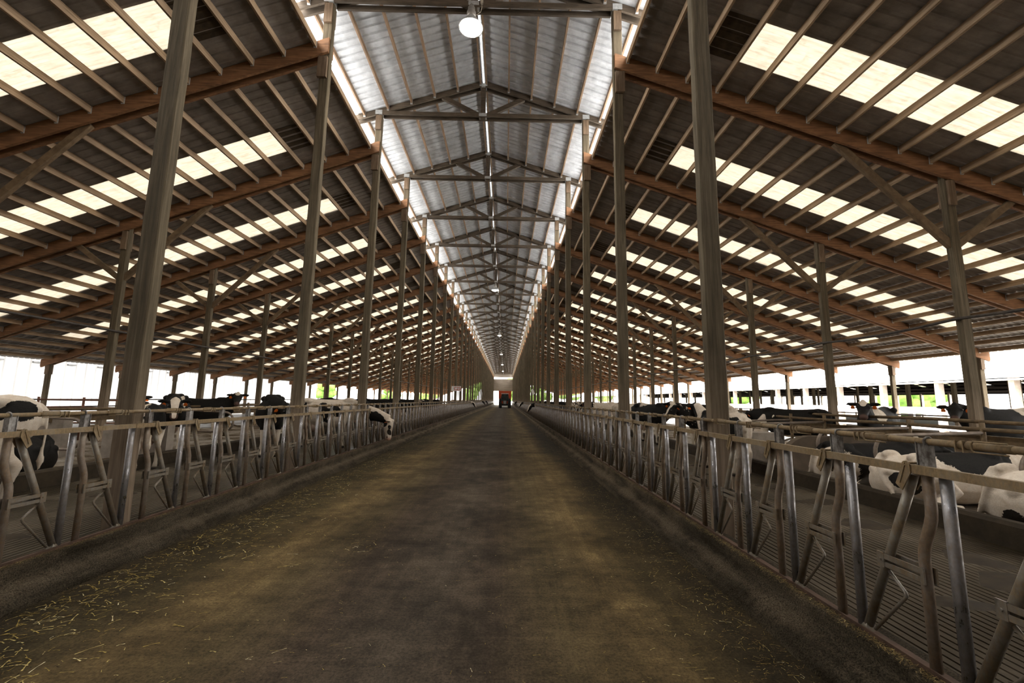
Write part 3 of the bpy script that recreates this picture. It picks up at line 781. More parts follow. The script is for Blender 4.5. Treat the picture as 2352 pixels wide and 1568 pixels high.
# ------------------------------------------------------------------ tractor and feed wagon
TY = 86.5
t = thing('tractor', 'dark tractor facing the camera at the far end of the feed alley', 'tractor', (-.12, TY, 0))
def wheel(x, y, rad, wid):
    mb = MB(); prof = [(rad*.45, -wid/2), (rad*.92, -wid/2), (rad, -wid*.4), (rad, wid*.4), (rad*.92, wid/2), (rad*.45, wid/2), (rad*.40, 0), (rad*.45, -wid/2)]
    rows = [[(x + h, y + q*math.cos(a), rad + q*math.sin(a)) for a in (2*math.pi*k/24 for k in range(24))] for q, h in prof]
    mb.quad_grid(rows, True, True)
    for k in range(18):
        a = 2*math.pi*k/18; mb.beam((x - wid/2, y + rad*math.cos(a), rad + rad*math.sin(a)), (x + wid/2, y + rad*math.cos(a+.12), rad + rad*math.sin(a+.12)), .05, .05)
    w_ = mb.obj('wheel', M['tyre'], t)
    MB().tube([(x - wid*.3, y, rad), (x + wid*.3, y, rad)], rad*.42, 16).obj('hub', M['darkpaint'], w_)
for sx in (-1, 1): wheel(sx*.82, 0, .62, .42); wheel(sx*.98, 2.5, .90, .55)
mb = MB(); mb.prism([(-.34, .75), (.34, .75), (.40, 1.35), (.30, 1.62), (-.30, 1.62), (-.40, 1.35)], 'y', -.75, 1.7); hood = mb.obj('hood', M['darkpaint'], t)
mb = MB()
for k in range(5): mb.box((-.27, -.77, .85 + k*.13), (.27, -.75, .91 + k*.13))
mb.obj('grille', M['chrome'], hood)
mb = MB(); mb.prism([(-.78, 1.4), (.78, 1.4), (.80, 2.2), (.66, 2.86), (-.66, 2.86), (-.80, 2.2)], 'y', 1.7, 3.1); mb.box((-.6, -.3, .5), (.6, 3.0, .9)); cab = mb.obj('cab', M['darkpaint'], t)
MB().prism([(-.70, 1.5), (.70, 1.5), (.72, 2.2), (.60, 2.74), (-.60, 2.74), (-.72, 2.2)], 'y', 1.675, 1.70).obj('windscreen', M['glass'], cab)
MB().box((-.76, 1.6, 2.86), (.76, 3.2, 2.98)).obj('cab_roof', M['chrome'], cab)
MB().prism([(-.48, .18), (.48, .18), (.52, .42), (.36, .34), (-.36, .34), (-.52, .42)], 'y', -1.05, -.75).obj('bumper', M['chrome'], t)
for sx in (-1, 1):
    MB().prism([(sx*.72, 1.3), (sx*1.2, 1.3), (sx*1.2, 1.85), (sx*.80, 1.95)], 'y', 1.7, 3.3).obj('fender', M['darkpaint'], t)
t = thing('feed_wagon', 'tall orange feed mixer wagon behind the dark tractor', 'feed wagon', (-.12, TY + 4.2, 0))
mb = MB(); mb.prism([(-1.02, .75), (1.02, .75), (1.34, 2.0), (1.34, 3.45), (-1.34, 3.45), (-1.34, 2.0)], 'y', 0, 4.6); mb.obj('tub', M['orange'], t)
MB().box((-1.40, -.06, 3.38), (1.40, 4.66, 3.52)).obj('rim', M['orange'], t)
MB().box((-.8, -.9, .55), (.8, 4.4, .75)).obj('chassis', M['darkpaint'], t)
for sx in (-1, 1): wheel(sx*.85, 3.2, .5, .36)

# ------------------------------------------------------------------ neighbours
def left_building():
    mb = MB(); x = -27.5; prof = []; y = -6.0
    while y < 62: prof += [(x, y), (x, y + .42), (x - .05, y + .46), (x - .05, y + .62), (x, y + .66)]; y += .66
    mb.quad_grid([[(a, b, z) for a, b in prof] for z in (0.0, 7.5)], False)
    mb.box((x - 9, -6, 0), (x - .06, 62, 7.4))
    mb.prism([(x - 9, 9.6), (x + 5.6, 6.8), (x + 5.6, 7.0), (x - 9, 9.8)], 'y', -6.5, 62.5)  # unseen roof overhang, added to shade the wall below
    o = mb.obj('metal_building', M['whitewall']); tag(o, 'long white corrugated metal building beyond the open barn edge', 'building')
    vm = MB().box((x, -.25, 0), (x + .10, .25, .07)).mesh('vent_slot', M['vent'])
    for k in range(12): put('vent_slot', vm, o, (0, 23.3 - 5*1.98 + 1.98*k, 3.35))
left_building()
def other_barn():
    xb = 25.6; xr_ = 42.0; xf = 58.0; ze = 3.35; zr = 8.2; y0, y1 = -8, 170
    t = thing('open_barn', 'open-sided cattle barn with pale roof beyond the yard', 'building')
    zf = lambda x: ze + (zr - ze)*(1 - abs(x - xr_)/(xr_ - xb))
    mb = MB()
    n = int((y1 - y0)/BAY)
    for sgn, xe_ in ((-1, xb - .4), (1, xf + .4)):
        a, b = xr_ + sgn*4.0, xr_ + sgn*13.5
        for k in range(n):
            ya, yb, yc = y0 + k*BAY, y0 + k*BAY + 2.9, y0 + (k+1)*BAY
            q = lambda x, c, d: mb.quad_grid([[(u, v, zf(u) + (0 if u != xr_ else 0)) for v in (c, d)] for u in x], False)
            q((xr_, xe_), ya, yb); q((xr_, a), yb, yc); q((b, xe_), yb, yc)
    mb.box((xb - .43, y0, ze - .22), (xb - .38, y1, ze + .0))
    mb.obj('roof', M['whiteroof'], t)
    # underside boards, interior shade put into their near-black colour
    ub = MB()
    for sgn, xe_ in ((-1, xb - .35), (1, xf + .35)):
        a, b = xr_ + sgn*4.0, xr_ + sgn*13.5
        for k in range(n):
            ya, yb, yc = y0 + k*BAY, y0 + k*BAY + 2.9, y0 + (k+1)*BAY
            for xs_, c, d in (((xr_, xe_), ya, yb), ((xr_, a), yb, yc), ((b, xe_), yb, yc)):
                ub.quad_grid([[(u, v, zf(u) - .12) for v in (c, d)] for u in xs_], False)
    ub.obj('roof_underside', M['shadeboard'], t)
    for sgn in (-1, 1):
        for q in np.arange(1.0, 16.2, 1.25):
            u = xr_ + sgn*q; MB().box((u - .06, y0, zf(u) - .24), (u + .06, y1, zf(u) - .13)).obj('purlin', M['shadeboard'], t)
    MB().box((xb + .3, y0, -.02), (xf - .3, y1, .02)).obj('barn_floor', M['stallcurb'], t)  # floor added dark to cut light bounced onto the underside
    for sgn in (-1, 1):
        sk = MB(); a, b = xr_ + sgn*4.0, xr_ + sgn*13.5
        sk.quad_grid([[(u, v, zf(u) + .01) for v in (2.9, BAY)] for u in (a, b)], False)
        me = sk.mesh('skylight', M['skylight'])
        for k in range(n): put('skylight', me, t, (0, y0 + k*BAY, 0))
    pw_ = MB().box((-.16, -.13, 0), (.16, .13, ze + .1)).mesh('post', M['whitepost'])
    ph = MB().box((-.12, -.12, 0), (.12, .12, 6.0)).mesh('post', M['post'])
    for k in range(28):
        y = 21.2 + (k - 6)*BAY
        put('post', pw_, t, (xb + .1, y, 0)); put('post', pw_, t, (xf, y, 0))
        put('post', ph, t, (xb + 9, y, 0)); put('post', ph, t, (xf - 9, y, 0))
    wl = MB().box((xb - .05, y0, 1.18), (xb + .05, y1, 1.60)).box((xb - .05, y0, .25), (xb + .05, y1, .5)); wl.obj('side_board', M['whitepaint'], t)
    wl = MB(); wl.box((xf - .05, y0, 1.1), (xf + .05, y1, 1.5)); wl.obj('side_board', M['whitepaint'], t)
    MB().tube([(xb - .5, y0, ze - .32), (xb - .5, y1, ze - .32)], .05, 8).obj('gutter_pipe', M['plate'], t)
other_barn()
def tree(x, y, h, sp, label):
    t = thing('tree', label, 'tree', (x, y, 0), 0, 'trees beyond the barn')
    MB().tube([(0, 0, 0), (.1, 0, h*.3), (0, .1, h*.6)], [h*.035, h*.028, h*.015], 8).obj('trunk', M['bark'], t)
    mb = MB()
    for k in range(26):
        a = random.uniform(0, 6.28); rr = sp*random.uniform(0, .75); zz = random.uniform(.18, .95)*h
        q = sp*random.uniform(.22, .42)
        mb.ball((rr*math.cos(a), rr*math.sin(a), zz), (q, q, q*.8), 9, 6)
    for i, v in enumerate(mb.v):
        mb.v[i] = (v[0] + random.uniform(-.15, .15)*sp*.3, v[1] + random.uniform(-.15, .15)*sp*.3, v[2] + random.uniform(-.15, .15)*sp*.3)
    mb.obj('crown', M['leaf'], t)
for k, (x, y, h, sp, lb) in enumerate([(-62, 150, 13, 6, 'broad tree beyond the end of the white building'), (-44, 165, 11, 5, 'round tree past the white building, nearer the barn'), (-30, 178, 12, 6, 'tree beyond the barn, behind the white-building side stalls'),
        (-14, 190, 10, 6, 'tree beyond the far barn end, beside the door opening'), (4, 230, 13, 8, 'tree seen through the far door opening behind the wagon'), (14, 185, 11, 6, 'tree behind the far end of the open-barn side stalls'), (26, 182, 12, 6, 'tree between the far ends of both barns'),
        (44, 195, 12, 7, 'tree behind the far end of the neighbouring open barn'), (66, 120, 11, 6, 'tree on the far side of the neighbouring barn, farther along'), (68, 70, 10, 6, 'tree on the far side of the neighbouring barn, mid length')]):
    tree(x, y, h, sp, lb)

# ------------------------------------------------------------------ straw and feed litter
def strands(name, n, fn, lmin, lmax, wid, mat, label, lift=.004, pile=0.0):
    V = []; Fc = []
    for k in range(n):
        x, y, z = fn(); a = random.gauss(0, .65) + (math.pi/2 if random.random() < .2 else 0)
        L = random.uniform(lmin, lmax)*random.uniform(.5, 1); q = wid*random.uniform(.5, 1.2)
        dx, dy = math.cos(a)*L/2, math.sin(a)*L/2; nx, ny = -math.sin(a)*q/2, math.cos(a)*q/2
        zz = z + lift + random.uniform(0, pile); dz = random.uniform(-1, 1)*L*.12 if pile else random.uniform(0, .002); bow = random.uniform(-.03, .03)*L
        b = len(V)
        V += [(x-dx-nx, y-dy-ny, zz), (x+dx-nx, y+dy-ny, zz+abs(dz)), (x+dx+nx, y+dy+ny, zz+abs(dz)), (x-dx+nx, y-dy+ny, zz),
              (x-nx*.2+bow*ny/q, y-ny*.2-bow*nx/q, zz+q*.35+abs(dz)/2), (x+nx*.2+bow*ny/q, y+ny*.2-bow*nx/q, zz+q*.35+abs(dz)/2)]
        Fc += [(b, b+4, b+5, b+3), (b+4, b+1, b+2, b+5)]
    me = bpy.data.meshes.new(name); me.from_pydata(V, [], Fc); me.materials.append(mat); me.update()
    return tag(put(name, me), label, 'straw' if mat is M['straw'] else 'feed', None, 'stuff')
def yexp(a, b): return a + (b - a)*random.random()**2.0
strands('straw', 2600, lambda: (-3.55 + abs(random.gauss(0, .55)), yexp(1.5, 26), 0), .03, .15, .0095, M['straw'], 'yellow straw strewn along the curb, white-building side')
strands('straw', 1300, lambda: (1.88 - abs(random.gauss(0, .38)), yexp(1.0, 18), 0), .02, .09, .005, M['straw'], 'thin pale straw along the curb, open-barn side')
strands('straw', 1500, lambda: (random.uniform(-3.0, 1.6), yexp(1.2, 26), 0), .010, .055, .005, M['straw'], 'sparse straw bits scattered on the middle of the alley')
strands('straw', 30, lambda: (random.gauss(-1.55, .14), random.gauss(5.15, .28), 0), .04, .13, .006, M['straw'], 'little heap of straw lying in the open alley')
strands('feed_litter', 9000, lambda: (1.90 - abs(random.gauss(0, .33)), yexp(.8, 22), 0), .012, .05, .006, M['hay'], 'dark chopped feed litter along the curb, open-barn side', .003, .02)
strands('feed_litter', 9500, lambda: (-3.60 + abs(random.gauss(0, .42)), yexp(1.5, 24), 0), .012, .055, .008, M['hay'], 'dark chopped feed litter along the curb, white-building side', .003, .018)
M['ledgehay'] = mat_straw('ledge_hay', [(0, (.05, .032, .012)), (.5, (.15, .10, .035)), (.9, (.32, .23, .08)), (1, (.5, .42, .2))])
strands('ledge_hay', 6500, lambda: (WL + random.gauss(.065, .022), yexp(1.8, 22), .262), .012, .06, .004, M['ledgehay'], 'hay wisps lying on the curb ledge, white-building side', .002, .012)
strands('ledge_hay', 6500, lambda: (WR - random.gauss(.065, .022), yexp(1.0, 20), .262), .012, .06, .004, M['ledgehay'], 'hay wisps lying on the curb ledge, open-barn side', .002, .012)
strands('ledge_hay', 140, lambda: (WL + random.gauss(.034, .008), random.gauss(F(1) - .05, .07), ZR + .022), .02, .07, .004, M['ledgehay'], 'small hay tuft caught on the fence rail at the first tall post', .001, .018)
# manure patches in the pens
def muck(x, y, rx, ry, h):
    mb = MB(); rows = []
    for i in range(6):
        q = i/5; rows.append([(x + rx*(1 - q)*math.cos(a)*(1 + .25*math.sin(3*a + x)), y + ry*(1 - q)*math.sin(a)*(1 + .25*math.sin(2*a + y)), PEN + h*math.sin(q*math.pi/2) - .004) for a in (2*math.pi*k/18 for k in range(18))])
    mb.quad_grid(rows, True, True); return mb
MK = [(2.75, 2.25, .18, .2, .03, 'dark muck beside the fence foot, first of the heaps from camera'), (3.35, 3.3, .25, .12, .025, 'flat dark muck heap on the grooved floor, open-barn side, near camera'), (4.3, 3.6, .4, .3, .03, 'broad dark muck patch by the stall curb, open-barn side'),
      (3.7, 5.0, .2, .15, .025, 'muck pat on the grooved floor before the first lying cows'), (-4.9, 4.5, .22, .12, .02, 'small muck pat on the grooved floor, white-building side'), (-5.6, 6.4, .3, .2, .025, 'muck pat near the stalls, white-building side')]
PLACE = ['past the first tall post', 'across from the second lying cow', 'by the third lying cow', 'beside the brown low wall', 'in front of the water trough', 'beyond the second tall post']
for k in range(6): MK.append((random.uniform(3.2, 4.9), 4.2 + k*1.15, random.uniform(.2, .45), random.uniform(.12, .3), .022, 'flat dark muck patch on the grooved floor ' + PLACE[k]))
for x, y, a, b, h, lb in MK: tag(muck(x, y, a, b, h).obj('manure_heap', M['stallcurb']), lb, 'manure')

# ------------------------------------------------------------------ cows
def cow_shape(lying, poll, hdir, hup=None, near=True, tail_side=0, head_roll=0.0):
    mb = MB()
    dz = -.655 if lying else 0.0; kw = 1.14 if lying else 1.0
    sec = [(-.90, 1.22, .98, .08), (-.86, 1.29, .86, .17), (-.76, 1.365, .74, .245), (-.60, 1.395, .66, .275), (-.40, 1.37, .60, .285), (-.12, 1.355, .545, .335), (.18, 1.355, .55, .345),
           (.42, 1.375, .59, .30), (.60, 1.40, .66, .245), (.76, 1.35, .74, .20), (.90, 1.26, .84, .15), (.99, 1.18, .92, .08)]
    rows = []
    for x, zt, zb, hw in sec:
        zt += dz; zb += dz
        if lying: zb = max(.02, zb - .06); zt -= .16*min(1, max(0, (-x - .25)/.55))
        zc = (zt + zb)/2; hh = (zt - zb)/2; ring = []
        for k in range(20):
            t = 2*math.pi*k/20; c, s_ = math.cos(t), math.sin(t)
            wk = hw*kw*(1 - .30*max(0, c)**2 + (.0 if not lying else .12*max(0, -c)))
            e = .9
            ring.append((x, wk*(abs(s_)**e)*(1 if s_ > 0 else -1), zc + hh*(abs(c)**.92)*(1 if c > 0 else -1)))
        rows.append(ring)
    b = mb.quad_grid(rows, True, True)
    mb.f.append(tuple(b + k for k in range(20))); mb.sm.append(True)
    e_ = b + (len(rows)-1)*20; mb.f.append(tuple(e_ + k for k in reversed(range(20)))); mb.sm.append(True)
    # hip and pin bones
    for s in (-1, 1):
        mb.ball((-.50, s*.195, 1.30 + dz), (.13, .075, .07)); mb.ball((-.82, s*.12, 1.20 + dz - (.10 if lying else 0)), (.08, .06, .07)); mb.ball((.62, s*.09, 1.315 + dz), (.16, .09, .10))
    # neck
    P = Vector(poll); D = Vector(hdir).normalized()
    n0 = Vector((.62, 0, 1.08 + dz)); n1 = Vector((.88, P.y*.18, 1.10 + dz + (P.z - 1.1 - dz)*.22))
    mid = n1*.42 + P*.58 + Vector((0, 0, .015 if P.z > 1.1 + dz else .05))
    mb.tube([n0, n1, mid, P - D*.02], [(.34, .19), (.27, .15), (.185, .11), (.13, .095)], 14, side=(0, 0, 1) if abs(P.x - .8) > .3 else None)
    # head
    up = Vector(hup) if hup else Vector((0, 0, 1))
    if abs(D.dot(up)) > .93: up = Vector((1, 0, 0.3))
    S = D.cross(up).normalized(); U = S.cross(D).normalized()
    hs = [(-.05, .085, .075, -.01), (.03, .125, .115, -.015), (.11, .14, .128, -.025), (.20, .135, .118, -.035), (.31, .112, .092, -.045), (.42, .090, .078, -.045), (.50, .080, .083, -.045), (.55, .062, .072, -.045), (.575, .03, .04, -.045)]
    rows = []
    for q, uh, wh, off in hs:
        c_ = P + D*q + U*off
        rows.append([c_ + U*(uh*math.cos(t)) + S*(wh*math.sin(t)*(1 - .22*max(0, -math.cos(t)))) for t in (2*math.pi*k/16 for k in range(16))])
    b = mb.quad_grid(rows, True, True); mb.f.append(tuple(b + k for k in reversed(range(16)))); mb.sm.append(True)
    e_ = b + (len(rows)-1)*16; mb.f.append(tuple(e_ + k for k in range(16))); mb.sm.append(True)
    mb.ball(P + D*.02 + U*.10, .05)
    ears = []
    for s in (-1, 1):
        a = P + D*.035 + S*(s*.085) + U*.035; tip = a + S*(s*.235) - U*.035 - D*.05
        mb.tube([a, a.lerp(tip, .3), a.lerp(tip, .62), a.lerp(tip, .88), tip], [(.03, .022), (.062, .024), (.066, .022), (.04, .018), (.012, .012)], 10, side=tuple(U))
        ears.append((a.lerp(tip, .5), S*s, U, D))
        mb.ball(P + D*.205 + S*(s*.098) + U*.045, .034)
    if not lying:
        lg = 12
        for s in (-1, 1):
            mb.tube([(.52, s*.13, 1.0), (.52, s*.155, .72), (.515, s*.15, .55), (.53, s*.145, .44), (.53, s*.145, .38), (.52, s*.145, .28), (.52, s*.145, .17), (.525, s*.145, .12), (.55, s*.145, .07), (.57, s*.145, .0)],
                    [(.15, .09), (.095, .075), (.07, .058), (.062, .056), (.058, .052), (.042, .036), (.040, .035), (.05, .046), (.052, .048), (.066, .058)], lg, side=(1, 0, 0))
            mb.tube([(-.60, s*.13, 1.12), (-.56, s*.18, .88), (-.55, s*.185, .72), (-.64, s*.175, .58), (-.73, s*.165, .50), (-.73, s*.165, .44), (-.70, s*.165, .30), (-.68, s*.165, .17), (-.675, s*.165, .12), (-.645, s*.165, .07), (-.62, s*.165, .0)],
                    [(.25, .12), (.205, .115), (.15, .095), (.095, .065), (.075, .05), (.062, .045), (.046, .038), (.042, .037), (.05, .047), (.052, .048), (.066, .058)], lg, side=(1, 0, 0))
        mb.ball((-.36, 0, .60), (.22, .17, .17))
        for s in (-1, 1):
            for q in (-.46, -.30): mb.tube([(q, s*.07, .47), (q, s*.075, .40)], [.022, .016], 8)
        mb.tube([(-.86, 0, 1.27), (-.95, 0, 1.17), (-.965, .01, .9), (-.955, .02, .66), (-.95, .02, .52), (-.945, .02, .40)], [.038, .03, .022, .024, .042, .012], 8)
    else:
        for s in (-1, 1):
            mb.tube([(.52, s*.16, .38), (.66, s*.24, .17), (.86, s*.22, .10), (.70, s*.27, .05), (.50, s*.28, .05)], [(.15, .10), (.09, .08), (.06, .06), (.045, .045), (.05, .045)], 10)
            mb.tube([(-.62, s*.16, .48), (-.42, s*.30, .34), (-.25, s*.37, .20), (-.42, s*.40, .10), (-.62, s*.41, .06), (-.38, s*.44, .045), (-.20, s*.45, .04)],
                    [(.26, .17), (.22, .13), (.13, .10), (.085, .075), (.06, .055), (.046, .044), (.052, .046)], 10)
        ts = tail_side or 1
        mb.tube([(-.84, 0, .58), (-.91, ts*.05, .50), (-.915, ts*.13, .30), (-.86, ts*.24, .10), (-.72, ts*.40, .045), (-.5, ts*.50, .04)], [.036, .032, .026, .026, .034, .012], 8)
    return mb, (P, D, U, S, ears)

def make_cow(label, loc, rotz, lying=False, poll=(1.22, 0, 1.50), hdir=(.72, 0, -.69), hup=None, patches=(), base=0.15, scale=1.0, vox=.024, tags=True, blaze=.0, blen=.6, face=None, group=None, dirt=.5, tail_side=0, eyes=True):
    mb, (P, D, U, S, ears) = cow_shape(lying, poll, hdir, hup, True, tail_side)
    me0 = mb.mesh('cow_raw', None); o = put('cow_raw', me0)
    md = o.modifiers.new('r', 'REMESH'); md.mode = 'VOXEL'; md.voxel_size = vox; md.use_smooth_shade = True
    ms = o.modifiers.new('s', 'SMOOTH'); ms.iterations = 4; ms.factor = .5
    dg = bpy.context.evaluated_depsgraph_get(); dg.update()
    me = bpy.data.meshes.new_from_object(o.evaluated_get(dg)); me.name = 'cow'
    bpy.data.objects.remove(o); bpy.data.meshes.remove(me0)
    me.materials.clear(); me.materials.append(M['cow'])
    me.polygons.foreach_set('use_smooth', [True]*len(me.polygons))
    n = len(me.vertices); V = np.empty(n*3); me.vertices.foreach_get('co', V); V = V.reshape(-1, 3)
    dzl = -.655 if lying else 0.0
    f = np.full(n, float(base))
    for (cx, cy, cz, rad, amp) in patches:
        d2 = ((V - np.array((cx, cy, cz)))**2).sum(1); f += amp*np.exp(-d2/rad**2)
    # legs and belly are white
    if not lying: f -= 1.6*np.clip((.66 - V[:, 2])/.16, 0, 1)*(V[:, 0] < .85)
    # head
    R = V - np.array(P); q = R @ np.array(D); uu = R @ np.array(U); ss = R @ np.array(S)
    rad2 = np.sqrt(uu**2 + ss**2)
    head = np.clip((q + .10)/.08, 0, 1)*(rad2 < .42)*(q < .75)*(V[:, 0] > .7)
    if face is not None:
        f = f*(1 - head) + head*face
        wedge = blaze*np.exp(-(ss/(.075 - .05*np.clip(q/max(blen, .01), 0, 1)))**2)*(uu > -.02)*np.clip((blen - q)/.05, 0, 1)
        f -= 1.6*head*wedge
        f += 0
    pink = head*np.clip((q - .46)/.06, 0, 1)
    if face is not None and face > .5: pink *= .15
    if not lying:
        ud = np.exp(-(((V - np.array((-.36, 0, .55)))/np.array((.2, .19, .16)))**2).sum(1)); pink = np.maximum(pink, np.clip(ud*1.6 - .3, 0, 1))
    hoof = np.clip((.075 - V[:, 2])/.02, 0, 1) if not lying else np.zeros(n)
    dr = dirt*np.clip((.62 + (0 if not lying else -.2) - V[:, 2])/.5, 0, 1)
    for nm, arr in (('patch', f), ('pink', pink), ('hoof', hoof), ('dirt', dr)):
        a = me.attributes.new(nm, 'FLOAT', 'POINT'); a.data.foreach_set('value', np.asarray(arr, dtype=np.float32))
    cow = put('cow', me, None, loc, (0, 0, rotz)); cow.scale = (scale,)*3
    tag(cow, label, 'cow', group)
    if tags:
        for a, sd, up, dd in ears:
            c = a - up*.055 - sd*.01 + dd*.03
            t_ = MB(); s_, u_, d_ = sd, up, dd
            pts = [(-.034, -.045), (.034, -.045), (.038, .0), (.014, .035), (-.014, .035), (-.038, .0)]
            b = len(t_.v)
            for h in (0, .008): t_.v += [tuple(c + s_*p[0] + u_*p[1] + d_*h) for p in pts]
            t_.f.append(tuple(range(5, -1, -1))); t_.f.append(tuple(range(6, 12))); t_.sm += [False]*2
            for k in range(6): t_.f.append((k, (k+1) % 6, 6 + (k+1) % 6, 6 + k)); t_.sm.append(False)
            t_.obj('ear_tag', M['eartag'], cow)['label'] = 'orange ear tag'
    if eyes:
        for s in (-1, 1):
            c = P + D*.205 + S*(s*.118) + U*.047
            MB().ball(c, .021, 10, 6).obj('eye', M['eye'], cow)
    return cow
def heading(x, y): return math.atan2(y, x)
def toworld(dirv, rz):
    """world direction into the cow's own axes"""
    c, s = math.cos(-rz), math.sin(-rz); x, y, z = dirv
    return (c*x - s*y, s*x + c*y, z)
FEED = dict(poll=(1.80, 0, .78), hdir=(.10, 0, -1), hup=(1, 0, .1))
BLK = .95
GP = None
CB = PEN
# --- white-building side
make_cow('white cow with two black patches, first behind the fence, white-building side', (-6.75, 5.15, CB), heading(-.62, -.78), base=-.1, patches=[(-.70, .22, 1.20, .17, 1.3), (-.45, .32, 1.12, .10, 1.0), (.5, 0, 1.2, .5, 1.0)], poll=(1.25, 0, 1.35), face=.9, blaze=.8)
make_cow('black cow lying in the stall behind the first white cow', (-8.1, 6.95, BED), heading(-1, -.1), True, poll=(1.18, 0, 1.0), hdir=(.8, 0, -.55), base=1.0, face=.95, dirt=.2)
make_cow('black and white cow seen from behind, next to the first tall post', (-7.22, 8.75, CB), heading(-.75, .66), scale=.9, base=.1, patches=[(-.8, -.18, 1.15, .32, 1.1), (.1, -.2, 1.2, .45, 1.2), (.5, .2, 1.1, .4, 1.0)], face=.9)
rz = heading(.6, -.8)
make_cow('black cow with wide white blaze facing the camera over the fence', (-8.50, 11.2, CB + .0), rz, base=.95, patches=[(.75, .1, 1.2, .22, -.7)], poll=(1.22, 0, 1.22), hdir=toworld((.52, -.66, -.60), rz), face=1.0, blaze=1.5, scale=1.03)
rz = heading(1, .05)
make_cow('black cow standing side-on with white forehead turned to the camera', (-9.5, 13.6, CB), rz, base=1.0, poll=(1.16, -.12, 1.47), hdir=toworld((.45, -.78, -.45), rz), face=1.0, blaze=1.6, blen=.2, scale=.97)
rz = heading(.48, -.88)
make_cow('glossy black cow with pale legs standing behind the fence, second bay', (-5.85, 10.9, CB), rz, base=1.0, poll=(1.12, .24, 1.12), hdir=toworld((.65, -.5, -.55), rz), face=1.0, dirt=.35, scale=1.04)
make_cow('white cow with small black spots feeding through the fence', (-5.17, 12.62, CB), heading(1, 0), base=-.12, patches=[(-.05, -.30, 1.22, .16, 1.15), (.10, -.35, .98, .13, 1.2), (-.02, -.35, .86, .12, 1.2), (-.10, -.34, .74, .13, 1.1), (.30, -.33, 1.18, .12, 1.1), (.42, -.30, .98, .15, 1.2), (-.55, -.28, 1.2, .12, .9), (.16, -.34, .70, .09, 1.0),
         (1.38, -.16, .80, .26, 1.5), (1.58, -.14, .68, .15, 1.3), (1.70, -.13, .70, .07, .9), (1.86, -.12, .60, .055, 1.2), (1.84, -.11, .45, .075, 1.4), (1.90, -.06, .40, .06, 1.0), (1.77, -.09, .30, .045, 1.1)], vox=.02, **FEED)
make_cow('black cow with pale belly standing behind the white feeding cow', (-6.35, 17.2, CB), heading(-1, -.05), base=.9, patches=[(.1, 0, .78, .4, -.8)], poll=(1.2, 0, 1.22), face=.95, tags=True)
make_cow('dark cow resting its back in view left of the fourth tall post'.replace('left of', 'beside'), (-6.3, 21.5, CB), heading(1, .1), base=.9, patches=[(-.6, 0, 1.1, .3, -.8)], poll=(1.2, 0, 1.05), vox=.035, face=.9)
make_cow('dark low cow back between the fourth and fifth tall posts', (-7.4, 24.5, CB), heading(-1, .2), base=.95, poll=(1.2, 0, 1.1), vox=.035, face=.95)
make_cow('patched cow far behind the fence between fifth and sixth tall posts, white-building side', (-6.6, 29.5, CB), heading(1, -.3), base=.5, patches=[(0, 0, 1.2, .4, .6)], poll=(1.2, 0, 1.2), vox=.035, face=.8)
make_cow('small distant patched cow beyond the seventh tall post, white-building side', (-6.4, 37.0, CB), heading(-.8, .3), base=.6, poll=(1.2, 0, 1.2), vox=.035, face=.9)
for k, (yy, lab, bs) in enumerate(((49.0, 'distant cow with pale face feeding into the alley, first, white-building side', .3), (72.0, 'distant dark cow feeding into the alley, second, white-building side', .9), (84.0, 'distant black cow feeding beside the tractor, white-building side', 1.0))):
    make_cow(lab, (-5.38, yy, CB), heading(1, 0), base=bs, patches=[(1.7, -.1, .6, .2, .4)], vox=.04, eyes=False, tags=False, poll=(1.75, 0, 1.02), hdir=(.55, -.2, -.8), face=.9 if k else .75, blaze=1.0 if k < 1 else .3)
# --- open-barn side
make_cow('big white cow with black specks lying nearest its rump to the fence'.replace('nearest its', 'with its'), (6.30, 4.78, BED), heading(1, 0), True, poll=(1.15, .2, 1.0), hdir=(.8, .1, -.5), base=-.15, patches=[(-.88, -.1, .16, .16, .95), (-.9, .1, .55, .07, .8), (-.1, -.33, .45, .10, .8), (.1, -.38, .3, .09, .8), (.6, 0, .8, .4, .9)], dirt=.3, vox=.02, tail_side=1)
make_cow('white cow with black back patches lying in the second stall from camera', (6.12, 6.08, BED), heading(1, 0), True, poll=(1.28, .12, .56), hdir=(.9, .2, -.35), base=-.15, patches=[(.15, -.2, .72, .40, 1.3), (.75, -.1, .7, .3, 1.1), (-.80, -.22, .36, .14, 1.0), (-.66, -.3, .26, .12, .9), (-.92, 0, .62, .06, .6)], dirt=.35, vox=.02, tail_side=-1)
make_cow('black cow with white hindquarters lying in the third stall from camera', (6.25, 7.45, BED), heading(1, .02), True, poll=(1.28, 0, .56), hdir=(.9, -.2, -.35), base=1.0, patches=[(-.80, -.1, .25, .42, -1.5), (-.82, -.2, .52, .06, 1.0)], face=1.0, vox=.022, tail_side=1)
rz = heading(-1, -.15)
make_cow('black cow with narrow blaze and orange tag lying facing the alley', (8.75, 8.2, BED), rz, True, poll=(1.20, .12, .68), hdir=toworld((-.6, -.68, -.40), rz), base=1.0, face=1.0, blaze=1.2, blen=.4)
make_cow('white-backed cow with black flank beside the first tall post, open-barn side', (4.66, 9.2, CB), heading(-.06, 1), scale=.9, base=.0, patches=[(-.75, .26, 1.08, .26, 1.1), (-.35, -.25, 1.0, .2, .9), (.3, .2, 1.2, .4, 1.1)], face=.9)
make_cow('black cow standing side-on behind the stall pipes, open-barn side', (8.05, 11.9, CB), heading(-.72, .69), scale=.95, base=1.0, patches=[(-.9, -.1, .9, .16, -.9)], poll=(1.15, 0, 1.2), face=1.0)
rz = heading(-.82, -.57)
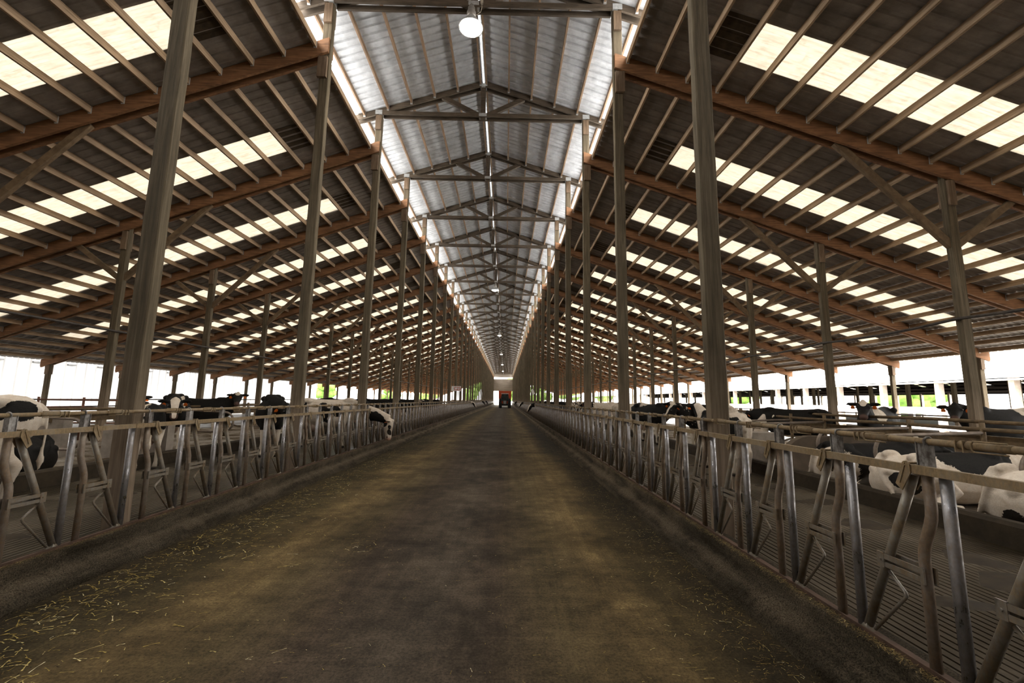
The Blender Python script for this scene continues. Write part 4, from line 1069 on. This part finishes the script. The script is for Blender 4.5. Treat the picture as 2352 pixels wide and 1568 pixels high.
make_cow('black cow with white triangle on forehead watching over stall pipes', (9.0, 10.3, CB + .02), rz, base=.95, patches=[(.55, .1, 1.2, .24, -1.4), (-.2, 0, 1.3, .2, -.3)], poll=(1.12, .05, 1.42), hdir=toworld((-.60, -.66, -.48), rz), face=1.0, blaze=1.7, blen=.24)
rz = heading(-1, -.08)
make_cow('white cow with black head and neck behind the first stall post, open-barn side', (11.62, 9.9, CB), rz, base=-.1, patches=[(.62, .1, 1.15, .80, 1.7), (-.42, .33, 1.16, .13, 1.0), (-.8, .2, 1.2, .2, 1.0)], poll=(1.18, .0, 1.36), hdir=toworld((-.72, -.60, -.40), rz), face=1.0, scale=1.03)
rz = heading(.35, -1)
make_cow('black cow with white face patch standing before the second tall post, open-barn side', (5.15, 15.3, CB), rz, base=.9, patches=[(-.2, .1, 1.3, .3, -.9)], poll=(1.2, 0, 1.36), hdir=toworld((-.3, -.75, -.5), rz), face=1.0, blaze=1.6, blen=.3)
make_cow('patched cow standing just behind the first tall post, open-barn side', (6.3, 13.2, CB), heading(-1, -.2), base=.55, patches=[(.3, .2, 1.2, .3, .7), (-.6, .2, 1.1, .25, -.6)], poll=(1.2, 0, 1.3), face=.9, blaze=.5)
make_cow('black and white cow lying in a stall past the brown low wall', (6.4, 12.3, BED), heading(1, 0), True, poll=(1.15, 0, 1.0), hdir=(.8, 0, -.5), base=.2, patches=[(0, -.3, .6, .3, .9), (-.6, -.2, .5, .2, .7)])
make_cow('mostly white cow standing between second and third tall posts, open-barn side', (5.4, 18.6, CB), heading(.9, .4), base=.0, patches=[(.5, -.2, 1.1, .25, .9), (-.6, 0, 1.3, .2, .8)], poll=(1.2, 0, 1.2), vox=.03, face=.2)
make_cow('white cow with black rump near the third tall post, open-barn side', (5.0, 22.6, CB), heading(1, .2), base=.1, patches=[(-.7, 0, 1.2, .35, 1.0)], poll=(1.2, 0, 1.2), vox=.035, face=.4)
make_cow('dark cow among distant stalls near the fourth tall post, open-barn side', (6.0, 26.5, CB), heading(-1, .3), base=.9, poll=(1.2, 0, 1.25), vox=.035, face=.9, blaze=.8)
make_cow('distant patched cow near the sixth tall post, open-barn side', (5.2, 33.5, CB), heading(.6, -.9), base=.5, poll=(1.2, 0, 1.3), vox=.04, face=.9, blaze=1.0)
for k, (yy, lab, bs) in enumerate(((32.6, 'distant cow with white blaze feeding into the alley, first, open-barn side', .85), (53.0, 'distant cow with pale face feeding into the alley, second, open-barn side', .6), (82.0, 'distant black cow feeding beside the tractor, open-barn side', 1.0))):
    make_cow(lab, (3.68, yy, CB), heading(-1, 0), base=bs, vox=.04, eyes=False, tags=False, poll=(1.75, 0, 1.02), hdir=(.55, .25, -.8), face=.95, blaze=1.0 if k < 2 else .3)
